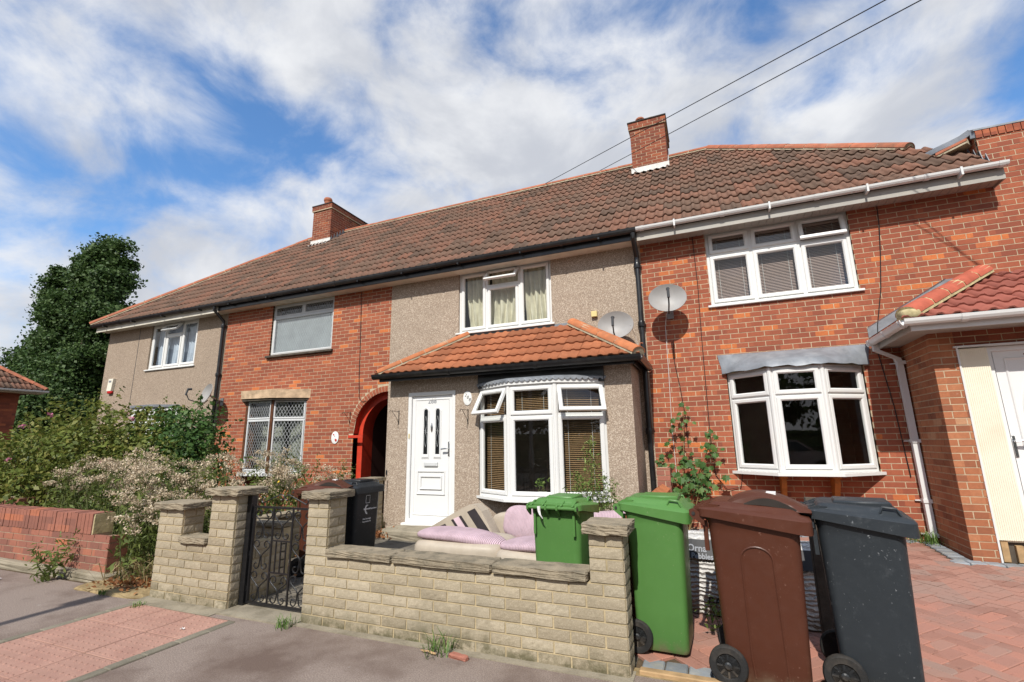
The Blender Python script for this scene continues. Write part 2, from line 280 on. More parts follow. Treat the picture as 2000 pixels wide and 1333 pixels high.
MAT['stem'] = M('green_stem', (.09, .105, .035), .8, .3, 20); MAT['bark'] = M('bark', (.085, .068, .05), .95, .35, 8, .7, 20, .1); MAT['canes'] = M('rose_cane', (.20, .14, .055), .8, .3, 14)
MAT['sign'] = M('white_ceramic', (.74, .74, .72), .3, .03); MAT['alarm'] = M('alarm_cream', (.70, .66, .56), .5, .06); MAT['redlens'] = M('alarm_red_lens', (.45, .02, .02), .3, .1); MAT['pot'] = M('terracotta_pot', (.33, .115, .06), .85, .2, 9, .3, 50, dirt=(.12, .06, .04), dirt_amt=.5)
MAT['cap_dark'] = M('chimney_cap', (.045, .035, .03), .95, .3, 8, .5, 30); MAT['wire'] = M('cable', (.012, .012, .013), .6, .1); MAT['wire_w'] = M('white_cable', (.6, .6, .58), .6, .1); MAT['yellowbox'] = M('cream_junction_box', (.62, .5, .22), .5, .06)
MAT['carpaint'] = M('silver_car_paint', (.42, .44, .46), .25, .04, 4, 0, metal=.6, coord='obj'); MAT['carglass'] = M('dark_car_glass', (.012, .014, .016), .06, .1, 4, 0, spec=.6); MAT['redlamp'] = M('red_tail_lamp', (.4, .015, .012), .25, .1)
# ------------------------------------------------------------------ geometry helpers
def link(o): COL.objects.link(o); return o
def thing(name, label, cat, loc=(0, 0, 0), rz=0., group=None, rx=0., ry=0., scale=1.):
    o = link(bpy.data.objects.new(name, None)); o.empty_display_size = .1; o.location = loc; o.rotation_euler = (rx, ry, rz); o.scale = (scale,)*3
    o['label'] = label; o['category'] = cat
    if group: o['group'] = group
    return o
def tag(o, label, cat, group=None):
    o['label'] = label; o['category'] = cat
    if group: o['group'] = group
    return o
def wloc(o):
    v = Vector((0, 0, 0))
    while o: v = v + Vector(o.location); o = o.parent
    return v
class MB:
    """collects vertices and faces; build() makes ONE mesh object"""
    def __init__(s): s.v = []; s.f = []; s.mi = []
    def add(s, verts, faces, mi=0):
        k = len(s.v); s.v += [tuple(p) for p in verts]; s.f += [tuple(i+k for i in f) for f in faces]; s.mi += [mi]*len(faces); return s
    def box(s, x0, x1, y0, y1, z0, z1, mi=0, T=None):
        p = [(x0, y0, z0), (x1, y0, z0), (x1, y1, z0), (x0, y1, z0), (x0, y0, z1), (x1, y0, z1), (x1, y1, z1), (x0, y1, z1)]
        if T: p = [T(*q) for q in p]
        return s.add(p, [(0, 3, 2, 1), (4, 5, 6, 7), (0, 1, 5, 4), (1, 2, 6, 5), (2, 3, 7, 6), (3, 0, 4, 7)], mi)
    def cbox(s, x0, x1, y0, y1, z0, z1, c=.01, mi=0, T=None):
        """box with chamfered edges"""
        c = min(c, (x1-x0)*.45, (y1-y0)*.45, (z1-z0)*.45)
        def ring(z, i): return [(x0+c, y0+i, z), (x1-c, y0+i, z), (x1-i, y0+c, z), (x1-i, y1-c, z), (x1-c, y1-i, z), (x0+c, y1-i, z), (x0+i, y1-c, z), (x0+i, y0+c, z)]
        return s.loft([[(T(*q) if T else q) for q in ring(z, i)] for z, i in ((z0, c), (z0+c, 0), (z1-c, 0), (z1, c))], True, True, mi)
    def loft(s, secs, cap0=False, cap1=False, mi=0, closed=True):
        n = len(secs[0]); V = [p for q in secs for p in q]; F = []
        for k in range(len(secs)-1):
            for i in range(n if closed else n-1):
                j = (i+1) % n; F.append((k*n+i, k*n+j, (k+1)*n+j, (k+1)*n+i))
        if cap0: F.append(tuple(range(n))[::-1])
        if cap1: F.append(tuple((len(secs)-1)*n+i for i in range(n)))
        return s.add(V, F, mi)
    def tube(s, path, r, n=6, cap=True, mi=0):
        P = [Vector(p) for p in path]; secs = []; a = None
        for i, p in enumerate(P):
            d = (P[min(i+1, len(P)-1)]-P[max(i-1, 0)])
            d = d.normalized() if d.length > 1e-9 else Vector((0, 0, 1))
            if a is None: a = d.cross(Vector((1, 0, 0)) if abs(d.x) < .8 else Vector((0, 1, 0)))
            a = (a-d*a.dot(d)).normalized(); b = d.cross(a)
            rr = r[i] if isinstance(r, (list, tuple)) else r
            secs.append([p + (a*math.cos(2*math.pi*k/n)+b*math.sin(2*math.pi*k/n))*rr for k in range(n)])
        return s.loft(secs, cap, cap, mi)
    def prism(s, poly, d, mi=0):
        """poly: list of 3-D points, extruded by vector d"""
        d = Vector(d); a = [Vector(p) for p in poly]; n = len(a)
        return s.add(a+[p+d for p in a], [tuple(range(n))[::-1], tuple(range(n, 2*n))]+[(i, (i+1) % n, n+(i+1) % n, n+i) for i in range(n)], mi)
    def lathe(s, prof, n=16, T=None, mi=0):
        secs = [[(r*math.cos(2*math.pi*k/n), r*math.sin(2*math.pi*k/n), z) for k in range(n)] for r, z in prof]
        if T: secs = [[T(*q) for q in sec] for sec in secs]
        return s.loft(secs, True, True, mi)
    def ring(s, T, u0, u1, w0, w1, prof, mi=0):
        """mitred rectangular frame; prof = closed list of (inset, depth)"""
        n = len(prof); secs = []
        for cu_, cw_, su, sw in ((u0, w0, 1, 1), (u1, w0, -1, 1), (u1, w1, -1, -1), (u0, w1, 1, -1)):
            secs.append([T(cu_+su*i, d, cw_+sw*i) for i, d in prof])
        secs.append(secs[0]); return s.loft(secs, False, False, mi)
    def build(s, name, mats, parent=None, smooth=False, world=True, kind=None):
        me = bpy.data.meshes.new(name); me.from_pydata(s.v, [], s.f)
        mats = mats if isinstance(mats, (list, tuple)) else [mats]
        for m in mats: me.materials.append(MAT[m] if isinstance(m, str) else m)
        if len(mats) > 1: me.polygons.foreach_set('material_index', s.mi)
        bm = bmesh.new(); bm.from_mesh(me); bmesh.ops.recalc_face_normals(bm, faces=bm.faces); bm.to_mesh(me); bm.free()
        if smooth: me.polygons.foreach_set('use_smooth', [True]*len(me.polygons))
        me.update(); o = link(bpy.data.objects.new(name, me))
        if smooth: smooth_angle(me)
        if parent:
            o.parent = parent
            if world: o.location = -wloc(parent)
        if kind: o['kind'] = kind
        return o
def smooth_angle(me, ang=40):
    bm = bmesh.new(); bm.from_mesh(me)
    for e in bm.edges: e.smooth = not (len(e.link_faces) != 2 or e.calc_face_angle(0) > R(ang))
    bm.to_mesh(me); bm.free()
def struct(o): o['kind'] = 'structure'; return o
def inst(name, me, parent, loc, rz=0., scale=(1, 1, 1), mat4=None):
    o = link(bpy.data.objects.new(name, me)); o.parent = parent
    if mat4 is not None: o.matrix_basis = Matrix.Translation(-wloc(parent)) @ mat4
    else: o.location = Vector(loc)-wloc(parent); o.rotation_euler = (0, 0, rz); o.scale = scale
    return o
def TW(ox, oy, oz, ang=0., tilt=0., pw=None):
    """local frame on a wall: u along the wall, d out of it (towards the street), w up; tilt swings it about a horizontal axis at height pw"""
    ex = Vector((math.cos(ang), math.sin(ang), 0)); en = Vector((math.sin(ang), -math.cos(ang), 0)); O = Vector((ox, oy, oz)); ct, st = math.cos(tilt), math.sin(tilt)
    def T(u, d, w):
        if tilt: dw = w-pw; d, w = d*ct - dw*st, pw + dw*ct + d*st
        return O+ex*u+en*d+Vector((0, 0, w))
    return T
def quads_mesh(name, Q, mat, parent=None, kind=None):
    """Q: (n,4,3) array of leaf quads"""
    n = len(Q); me = bpy.data.meshes.new(name); me.vertices.add(4*n); me.vertices.foreach_set('co', np.ascontiguousarray(Q, dtype=np.float32).ravel())
    me.loops.add(4*n); me.loops.foreach_set('vertex_index', np.arange(4*n, dtype=np.int32)); me.polygons.add(n)
    me.polygons.foreach_set('loop_start', np.arange(0, 4*n, 4, dtype=np.int32)); me.update(calc_edges=True); me.validate(); me.materials.append(MAT[mat] if isinstance(mat, str) else mat)
    o = link(bpy.data.objects.new(name, me))
    if parent: o.parent = parent; o.location = -wloc(parent)
    if kind: o['kind'] = kind
    return o
def leaf_quads(P, size, jitter=.35, up=.3, aspect=.62, out=None):
    """diamond-ish leaf quads at points P with random facing"""
    n = len(P); nrm = rng.normal(size=(n, 3)); nrm[:, 2] += up*2
    if out is not None: nrm += out*1.2
    nrm /= np.linalg.norm(nrm, axis=1, keepdims=True)
    a = np.cross(nrm, rng.normal(size=(n, 3))); a /= np.linalg.norm(a, axis=1, keepdims=True)+1e-9; b = np.cross(nrm, a)
    s = (size*(1+jitter*rng.uniform(-1, 1, n)))[:, None]
    k = nrm*s*.12
    return np.stack([P-a*s*.5, P-b*s*.5*aspect+k, P+a*s*.5, P+b*s*.5*aspect+k], axis=1)
def blob_points(c, r, n, shell=.55):
    d = rng.normal(size=(n, 3)); d /= np.linalg.norm(d, axis=1, keepdims=True); rr = (shell+(1-shell)*rng.random(n)**.7)[:, None]
    rr = rr*(1+.16*np.sin(d[:, :1]*5+c[0]*3)+.14*np.sin(d[:, 2:3]*7+c[1]*5)); return np.array(c)+d*rr*np.array(r), d
def rrect(w, d, r, n=4, cx=0., cy=0., z=0.):
    p = []
    for sx_, sy_, a0 in ((1, 1, 0), (-1, 1, 90), (-1, -1, 180), (1, -1, 270)):
        for k in range(n+1):
            a = R(a0+90*k/n); p.append((cx+sx_*(w/2-r)+r*math.cos(a), cy+sy_*(d/2-r)+r*math.sin(a), z))
    return p
def superbox(sx_, sy_, sz_, k=4., n=10, warp=None):
    bm = bmesh.new(); bmesh.ops.create_cube(bm, size=2); bmesh.ops.subdivide_edges(bm, edges=bm.edges, cuts=n, use_grid_fill=True)
    V = []
    for v in bm.verts:
        p = v.co; l = (abs(p.x)**k+abs(p.y)**k+abs(p.z)**k)**(1/k); q = Vector((p.x/l*sx_/2, p.y/l*sy_/2, p.z/l*sz_/2)); V.append(warp(q) if warp else q)
    bm.verts.index_update(); F = [tuple(v.index for v in f.verts) for f in bm.faces]; bm.free(); return V, F
def text_geo(txt, size, font_ext=.0015, T=None, bold=0., align='CENTER'):
    cu_ = bpy.data.curves.new('lettering', 'FONT'); cu_.body = txt; cu_.size = size; cu_.extrude = font_ext; cu_.align_x = align; cu_.offset = bold; cu_.resolution_u = 3
    o = bpy.data.objects.new('lettering', cu_); COL.objects.link(o); bpy.context.view_layer.update()
    me = bpy.data.meshes.new_from_object(o.evaluated_get(bpy.context.evaluated_depsgraph_get()))
    V = [tuple(v.co) for v in me.vertices]; F = [tuple(p.vertices) for p in me.polygons]
    bpy.data.objects.remove(o); bpy.data.curves.remove(cu_); bpy.data.meshes.remove(me)
    return ([T(*v) for v in V] if T else V), F

# ---- walls, bricks -------------------------------------------------
def wall_slab(x0, x1, z0, z1, holes, y0, y1, mb=None):
    """upright slab in the XZ plane with rectangular openings (jambs included)"""
    mb = mb or MB(); xs = sorted({x0, x1, *[h[0] for h in holes], *[h[1] for h in holes]}); zs = sorted({z0, z1, *[h[2] for h in holes], *[h[3] for h in holes]})
    xs = [x for x in xs if x0 <= x <= x1]; zs = [z for z in zs if z0 <= z <= z1]; nx, nz = len(xs)-1, len(zs)-1
    fill = [[not any(h[0] <= (xs[i]+xs[i+1])/2 <= h[1] and h[2] <= (zs[j]+zs[j+1])/2 <= h[3] for h in holes) for j in range(nz)] for i in range(nx)]
    g = lambda i, j: 0 <= i < nx and 0 <= j < nz and fill[i][j]
    for i in range(nx):
        for j in range(nz):
            if not fill[i][j]: continue
            a, b, c, d = xs[i], xs[i+1], zs[j], zs[j+1]
            mb.add([(a, y0, c), (b, y0, c), (b, y0, d), (a, y0, d)], [(0, 1, 2, 3)]); mb.add([(a, y1, c), (b, y1, c), (b, y1, d), (a, y1, d)], [(3, 2, 1, 0)])
            if not g(i-1, j): mb.add([(a, y0, c), (a, y0, d), (a, y1, d), (a, y1, c)], [(0, 1, 2, 3)])
            if not g(i+1, j): mb.add([(b, y0, c), (b, y1, c), (b, y1, d), (b, y0, d)], [(0, 1, 2, 3)])
            if not g(i, j-1): mb.add([(a, y0, c), (a, y1, c), (b, y1, c), (b, y0, c)], [(0, 1, 2, 3)])
            if not g(i, j+1): mb.add([(a, y0, d), (b, y0, d), (b, y1, d), (a, y1, d)], [(0, 1, 2, 3)])
    return mb
BL, BH = .2286, .0762
def brick_rects(u0, u1, z0, z1, holes, L=BL, H=BH, j=.0100, half=True, uoff=0., zoff=0., clip=None):
    out = []; r0 = math.floor((z0-zoff)/H)
    for row in range(r0, int(math.ceil((z1-zoff)/H))):
        za, zb = max(row*H+zoff+j/2, z0), min((row+1)*H+zoff-j/2, z1)
        if zb-za < .02: continue
        segs = [(u0, u1)]
        for h in holes:
            if h[2] < zb-.004 and h[3] > za+.004:
                if h[2] > za+.03: zb2 = h[2]
                new = []
                for a, b in segs:
                    if h[1] <= a or h[0] >= b: new.append((a, b)); continue
                    if h[0] > a: new.append((a, h[0]))
                    if h[1] < b: new.append((h[1], b))
                segs = new
        if clip: segs = clip(segs, za, zb)
        off = (row % 2)*L/2+uoff
        for a, b in segs:
            k = math.floor((a+off)/L)
            while k*L-off < b:
                p, q = max(a, k*L-off+j/2), min(b, (k+1)*L-off-j/2); k += 1
                if q-p > .006: out.append((p, q, za, zb))
    return out
_unit = {}
def unit_brick(mat):
    if mat not in _unit:
        mb = MB(); mb.box(0, 1, 0, 1, 0, 1); me = bpy.data.meshes.new('brick'); me.from_pydata(mb.v, [], mb.f); me.materials.append(MAT[mat]); me.update(); _unit[mat] = me
    return _unit[mat]
def lay_bricks(parent, rects, mat, mapf, depth=.04, maxobj=300, name='brick', proud=.0018):
    """mapf(u, w) -> (x, y, z, rz): the front-left-bottom corner and the heading of the wall face; nearest pieces become objects, the rest one stuff mesh"""
    items = []
    for (a, b, c, d) in rects:
        x, y, z, rz = mapf(a, c); e = Vector((math.cos(rz), math.sin(rz), 0)); inn = Vector((-math.sin(rz), math.cos(rz), 0))
        o = Vector((x, y, z))-inn*random.uniform(-.001, proud); items.append(((o-CAM).length-(b-a)*.2, o, b-a, d-c, rz, e, inn))
    items.sort(key=lambda t: t[0]); me = unit_brick(mat)
    for it in items[:maxobj]:
        inst(name, me, parent, it[1], it[4], (it[2], depth, it[3]))
    if len(items) > maxobj:
        mb = MB()
        for _, o, w, h, rz, e, inn in items[maxobj:]:
            v = [o, o+e*w, o+e*w+inn*depth, o+inn*depth]; v += [p+Vector((0, 0, h)) for p in v]
            mb.add(v, [(4, 5, 6, 7), (0, 3, 2, 1), (0, 1, 5, 4), (1, 2, 6, 5), (3, 0, 4, 7)])
        mb.build('bricks', mat, parent, kind='stuff')
# split-faced cream bricks: a few shared meshes with a broken front face
def rough_brick_mesh(seed, L, H, D=.09, amp=.0038, mat='cream'):
    rs = np.random.default_rng(seed); nx, nz = 7, 3; mb = MB(); V = []
    for jz in range(nz+1):
        for ix in range(nx+1):
            edge = ix in (0, nx) or jz in (0, nz); V.append((L*ix/nx, -(rs.uniform(0, .35) if edge else rs.uniform(.3, 1.))*amp, H*jz/nz))
    g = lambda i, k: k*(nx+1)+i
    mb.add(V, [(g(i, k), g(i+1, k), g(i+1, k+1), g(i, k+1)) for i in range(nx) for k in range(nz)])
    mb.add([(0, 0, 0), (L, 0, 0), (L, D, 0), (0, D, 0), (0, 0, H), (L, 0, H), (L, D, H), (0, D, H)], [(0, 3, 2, 1), (4, 5, 6, 7), (1, 2, 6, 5), (3, 0, 4, 7)])
    me = bpy.data.meshes.new('brick'); me.from_pydata(mb.v, [], mb.f); me.materials.append(MAT[mat]); me.update(); return me
CH, CL = .0745, .2286
ROUGH = [rough_brick_mesh(s, CL-.012, CH-.0125) for s in range(7)]; ROUGH_H = [rough_brick_mesh(20+s, CL/2-.012, CH-.0125) for s in range(5)]
def cream_wall(parent, x0, x1, y0, y1, z0, z1, right=True, left=False, back=False, core=True, seed=0, front=True):
    """block of split-faced bricks: front (street) face, right face, optional left face, round a mortar core"""
    rs = random.Random(seed)
    if core: MB().box(x0+.005, x1-.005, y0+.005, y1-.004, z0, z1-.002).build('mortar_core', 'mortar_c', parent)
    def face(length, place):
        nrow = int(round((z1-z0)/CH))
        for row in range(nrow):
            z = z0+row*CH; off = (row % 2)*CL/2; u = 0
            k = math.floor(off/CL); k = 0
            edges = [0.]; u = CL-off if off else CL
            while u < length-.05: edges.append(u); u += CL
            edges.append(length)
            for a, b in zip(edges[:-1], edges[1:]):
                w = b-a-.012
                if w < .02: continue
                me = rs.choice(ROUGH) if w > .16 else rs.choice(ROUGH_H); base = CL-.012 if w > .16 else CL/2-.012
                place(a+.006, z+.004, w/base*rs.uniform(.995, 1.003), me)
    if front: face(x1-x0, lambda u, z, s, me: inst('brick', me, parent, (x0+u, y0, z), 0, (s, 1, 1)))
    if right: face(y1-y0-.02, lambda u, z, s, me: inst('brick', me, parent, (x1, y0+u+.012, z), math.pi/2, (s, 1, 1)))
    if left: face(y1-y0-.02, lambda u, z, s, me: inst('brick', me, parent, (x0, y1-u-.012, z), -math.pi/2, (s, 1, 1)))
def rough_slab(parent, x0, x1, y0, y1, z0, z1, name='coping_stone', mat='stone', seed=0, n=10, amp=.0045):
    rs = np.random.default_rng(seed); V, F = superbox(x1-x0, y1-y0, z1-z0, 34, 7)
    c = Vector(((x0+x1)/2, (y0+y1)/2, (z0+z1)/2)); V = [c+v+Vector(rs.uniform(-amp, amp, 3)*np.array((.7, 1, .6))) for v in V]
    return MB().add(V, F).build(name, mat, parent)

# ---- windows -------------------------------------------------------
FR = [(0, -.055), (0, 0), (.038, 0), (.05, -.012), (.05, -.055)]
SASH = [(0, -.03), (0, .012), (.010, .016), (.042, .016), (.058, .002), (.058, -.03)]
def sash(parent, T, u0, u1, w0, w1, mat='upvc', tilt=0., prof=SASH, pane=True, lead=None, glass='glass', ang=0., handle=False):
    """one casement: mitred sash ring with its pane as parts of the window; tilt swings it out about its top edge"""
    if tilt:
        T0 = T; ct, st = math.cos(tilt), math.sin(tilt)
        def T(u, d, w): dw = w-w1; return T0(u, d*ct-dw*st, w1+dw*ct+d*st)
    MB().ring(T, u0+.004, u1-.004, w0+.004, w1-.004, prof).build('sash', mat, parent)
    k = prof[-1][0]-.004; p = MB(); p.add([T(u0+k, -.012, w0+k), T(u1-k, -.012, w0+k), T(u1-k, -.012, w1-k), T(u0+k, -.012, w1-k)], [(0, 1, 2, 3)]); p.build('pane', glass, parent)
    if lead:                                   # diamond leading laid on the pane
        m = MB(); pu, pw = lead; A0, A1, B0, B1 = u0+k, u1-k, w0+k, w1-k; h = .0042
        for s in (1, -1):
            c = -60
            while c < 60:
                # line: (u-A0)/pu + s*(w-B0)/pw = c
                pts = []
                for w in (B0, B1):
                    u = A0+pu*(c-s*(w-B0)/pw)
                    if A0 <= u <= A1: pts.append((u, w))
                for u in (A0, A1):
                    w = B0+s*pw*(c-(u-A0)/pu)
                    if B0 < w < B1: pts.append((u, w))
                if len(pts) >= 2 and math.dist(pts[0], pts[1]) > .01:
                    (ua, wa), (ub, wb) = pts[:2]; L = math.dist(pts[0], pts[1]); nu, nw = -(wb-wa)/L*h, (ub-ua)/L*h
                    m.add([T(ua-nu, -.0095, wa-nw), T(ub-nu, -.0095, wb-nw), T(ub+nu, -.0095, wb+nw), T(ua+nu, -.0095, wa+nw)], [(0, 1, 2, 3)])
                c += 1
        m.build('leading', 'came', parent)
def window_frame(parent, T, u0, u1, w0, w1, mull=(), trans=(), mat='upvc', name='window', prof=FR, sill=None, extra=None):
    """outer frame + mullions (u, w0, w1) + transoms (w, u0, u1) in one mesh"""
    mb = MB(); mb.ring(T, u0, u1, w0, w1, prof)
    for u, a, b in mull: mb.box(u-.026, u+.026, -.05, -.003, a, b, T=T)
    for w, a, b in trans: mb.box(a, b, -.05, -.004, w-.026, w+.026, T=T)
    o = mb.build(name, mat, parent)
    if sill: s0, s1, dep, zt = sill; MB().cbox(s0, s1, -.06, dep, zt-.035, zt, .006, T=T).build('window_sill', mat, o)
    return o
def room(parent, x0, x1, y0, y1, z0, z1, mat='room'):
    mb = MB(); mb.add([(x0, y0, z0), (x1, y0, z0), (x1, y1, z0), (x0, y1, z0), (x0, y0, z1), (x1, y0, z1), (x1, y1, z1), (x0, y1, z1)], [(0, 1, 2, 3), (4, 7, 6, 5), (1, 5, 6, 2), (2, 6, 7, 3), (3, 7, 4, 0)])
    return mb.build('room', mat, parent)
def curtain(label, x0, x1, y, z0, z1, mat, folds=9, amp=.035, gather=None, seed=0, group=None, name='curtain'):
    rs = random.Random(seed); nx, nz = folds*6, 8; V = []; ph = rs.uniform(0, 6)
    for k in range(nz+1):
        t = k/nz; w = z1+(z0-z1)*t; a, b = x0, x1
        if gather: a, b = x0+(gather[0]-x0)*t**1.6, x1+(gather[1]-x1)*t**1.6
        for i in range(nx+1):
            s = i/nx; V.append((a+(b-a)*s+.012*math.sin(9*t+s*20), y+amp*math.sin(ph+s*folds*2*math.pi+.6*math.sin(3*t+s*5))*(.45+.55*t), w))
    g = lambda i, k: k*(nx+1)+i
    o = MB().add(V, [(g(i, k), g(i+1, k), g(i+1, k+1), g(i, k+1)) for i in range(nx) for k in range(nz)]).build(name, mat, None, True)
    return tag(o, label, 'curtain', group)
def blind(label, T, u0, u1, w0, w1, d, pitch=.03, mat='blind_wood', tilt=30, group=None, width=.026):
    """venetian blind: every slat its own part up to 60, hung behind the pane"""
    p = T(u0, d, w0); root = thing('venetian_blind', label, 'blind', p, group=group); n = int((w1-w0)/pitch); a = R(tilt); dd, dw = width/2*math.cos(a), width/2*math.sin(a); h = .0012
    for k in range(n):
        w = w0+pitch*(k+.5); m = MB()
        m.add([T(u0, d-dd, w+dw), T(u1, d-dd, w+dw), T(u1, d+dd, w-dw), T(u0, d+dd, w-dw), T(u0, d-dd, w+dw+h), T(u1, d-dd, w+dw+h), T(u1, d+dd, w-dw+h), T(u0, d+dd, w-dw+h)], [(0, 1, 2, 3), (4, 7, 6, 5), (0, 4, 5, 1), (2, 6, 7, 3)]); m.build('slat', mat, root)
    c = MB()
    for f in (.2, .8): u = u0+(u1-u0)*f; c.box(u-.002, u+.002, d+.014, d+.016, w0, w1, T=T)
    c.build('ladder_cord', 'wire_w', root); MB().box(u0, u1, d-.02, d+.02, w1, w1+.03, T=T).build('head_rail', mat, root)
    return root

# ---- roofs ---------------------------------------------------------
def tile_mesh(W, L, prof, mat, lift=.030, th=.020):
    """prof: list of (u fraction, height). local x across, y up the slope, z normal"""
    n = len(prof); V = [(u*W, 0, h+lift) for u, h in prof]+[(u*W, L, h+.004) for u, h in prof]+[(u*W, .002, h+lift-th) for u, h in prof]
    F = [(i, i+1, n+i+1, n+i) for i in range(n-1)]+[(2*n+i, 2*n+i+1, i+1, i) for i in range(n-1)]+[(0, n, 2*n), (n-1, 3*n-1, 2*n-1)]
    return V, F
ROLL = [(0, .004), (.05, .016), (.12, .034), (.20, .042), (.28, .036), (.36, .018), (.43, .004), (.7, -.002), (1.0, .002)]
RIB = [(0, .0), (.10, .022), (.22, .024), (.32, .004), (.5, .0), (.60, .022), (.72, .024), (.82, .004), (1., .0)]
def lay_tiles(roofs, O, ex, es, length, slope, W, G, prof, mat, inside=None, owner=None, cuts=(), jit=.004):
    """tiles on a plane: O lower-left corner, ex across, es up the slope (unit vectors). cuts: planes (point, normal) keeping the side the normal points to. owner(x)->parent"""
    en = ex.cross(es).normalized(); L = G*1.18; V, F = tile_mesh(W, L, prof, mat); me = bpy.data.meshes.new('roof_tile'); me.from_pydata(V, [], F); me.materials.append(MAT[mat]); me.polygons.foreach_set('use_smooth', [i < len(prof)-1 for i in range(len(F))]); me.update()
    base = Matrix(((ex.x, es.x, en.x, 0), (ex.y, es.y, en.y, 0), (ex.z, es.z, en.z, 0), (0, 0, 0, 1))); rs = random.Random(5); cnt = 0
    for r in range(int(math.ceil(slope/G))):
        for c in range(int(math.ceil(length/W))):
            p = O+ex*(c*W)+es*(r*G)+en*rs.uniform(0, jit); x0 = p.x; corners = [p+ex*a*W+es*b*L for a in (0, 1) for b in (0, 1)]
            st = 1; cut = []
            for q, nn in cuts:
                d = [(k-q).dot(nn) for k in corners]
                if max(d) < .05: st = 0
                elif min(d) < -.005: cut.append((q, nn))
            if not st: continue
            par = owner(p+ex*W*.5+es*G*.5)
            if par is None: continue
            m4 = Matrix.Translation(p) @ base @ Matrix.Rotation(rs.gauss(0, .007), 4, 'Z')
            if not cut: inst('tile', me, par, None, mat4=m4)
            else:
                bm = bmesh.new(); bm.from_mesh(me); bm.transform(m4)
                for q, nn in cut: bmesh.ops.bisect_plane(bm, geom=bm.verts[:]+bm.edges[:]+bm.faces[:], plane_co=q, plane_no=nn, clear_inner=True)
                if len(bm.faces):
                    m2 = bpy.data.meshes.new('roof_tile'); bm.to_mesh(m2); m2.materials.clear(); m2.materials.append(MAT[mat]); o = link(bpy.data.objects.new('tile', m2)); o.parent = par; o.location = -wloc(par)
                bm.free()
            cnt += 1
    return cnt
def ridge_run(parent, A, B, r=.11, seg=.45, mat='ridge', bed='ridge_mortar', name='ridge_tile', flat=.75, mortar=True, owner=None, gap=.006):
    A, B = Vector(A), Vector(B); d = B-A; n = max(1, int(round(d.length/seg))); d.normalize(); side = d.cross(Vector((0, 0, 1))).normalized(); upv = side.cross(d).normalized(); rs = random.Random(3); L = (B-A).length/n
    for i in range(n):
        a = A+d*(L*i+gap); b = A+d*(L*(i+1)-gap); secs = []
        for q, k in ((a, 1.0), (b, .985)):
            w = rs.uniform(-.004, .004); secs.append([q+side*(math.cos(t)*r*k)+upv*(math.sin(t)*r*flat*k+w) for t in [math.pi*j/8 for j in range(9)]]+[q+side*(math.cos(t)*r*k*.86)+upv*(math.sin(t)*r*flat*.86*k+w) for t in [math.pi*j/8 for j in range(8, -1, -1)]])
        par = owner((a+b)/2) if owner else parent
        MB().loft(secs, True, True).build(name, mat, par, True)
    if mortar:
        MB().loft([[q+side*(math.cos(t)*r*.97)+upv*(math.sin(t)*r*flat*.955-(.035 if j in (0, 6) else .0)) for j, t in enumerate([math.pi*j/6 for j in range(7)])] for q in (A+d*.01, B-d*.01)], True, True).build('bedding_mortar', bed, owner((A+B)/2) if owner else parent)
def gutter_run(mb, A, B, r=.055, depth=.075, joints=(), n=7):
    """half-round gutter, closed ends"""
    A, B = Vector(A), Vector(B); d = (B-A).normalized(); side = d.cross(Vector((0, 0, 1))).normalized()
    def sec(q, k=1.): return [q+side*(-math.cos(t)*r*k)+Vector((0, 0, -math.sin(t)*depth*k)) for t in [math.pi*j/n for j in range(n+1)]]+[q+side*(-math.cos(t)*r*.84*k)+Vector((0, 0, -math.sin(t)*depth*.84*k)) for t in [math.pi*j/n for j in range(n, -1, -1)]]
    mb.loft([sec(A), sec(B)], True, True)
    for t in joints:
        q = A+(B-A)*t; mb.loft([sec(q-d*.03, 1.12), sec(q+d*.03, 1.12)], True, True)
# ================================================================== SETTING: ground
def sheet(name, x0, x1, y0, y1, z, mat, zf=None):
    zf = zf or (lambda x, y: z); o = MB().add([(x0, y0, zf(x0, y0)), (x1, y0, zf(x1, y0)), (x1, y1, zf(x1, y1)), (x0, y1, zf(x0, y1))], [(0, 1, 2, 3)]).build(name, mat); return struct(o)
MAT['field'] = M('far_ground', (.07, .085, .035), .95, .3, 3, fine=30)
sheet('ground', -900, 900, -900, 900, -.16, 'field')
sheet('road', -300, 300, -17.4, -9.75, -.115, 'asphalt')
o = MB().box(-300, 300, -9.6, -4.44, -.15, 0).build('pavement', 'tarmac'); struct(o)
o = MB(); [o.box(-60+i*.915, -60+i*.915+.908, -9.75, -9.604, -.15, .004) for i in range(120)]; struct(o.build('kerb', 'kerbset'))
struct(MB().box(-300, 300, -20.4, -17.4, -.15, -.005).build('far_pavement', 'asphalt'))
struct(MB().box(-28, -5.16, -4.44, 9, -.15, -.012).build('garden_soil', 'soil'))
struct(MB().box(-5.16, -.60, -4.44, .0, -.15, -.006).build('garden_ground', 'gardenpath'))
# paving flags of the garden path and yard
for i in range(11):
    for j in range(9):
        x = -5.05+i*.40; y = -4.36+j*.40
        if y+.39 > -.92: continue
        f = MB().cbox(x, x+.392, y, y+.392, -.04, .004+random.uniform(-.006, .008), .006).build('paving_flag', 'gardenpath', bpy.data.objects['garden_ground'])
drive_z = lambda x, y: max(0., (y+4.35)*.032)
DR = sheet('driveway_bed', -.6, 8, -4.44, 0.0, 0, 'soil', lambda x, y: (y+4.35)*.032-.014)

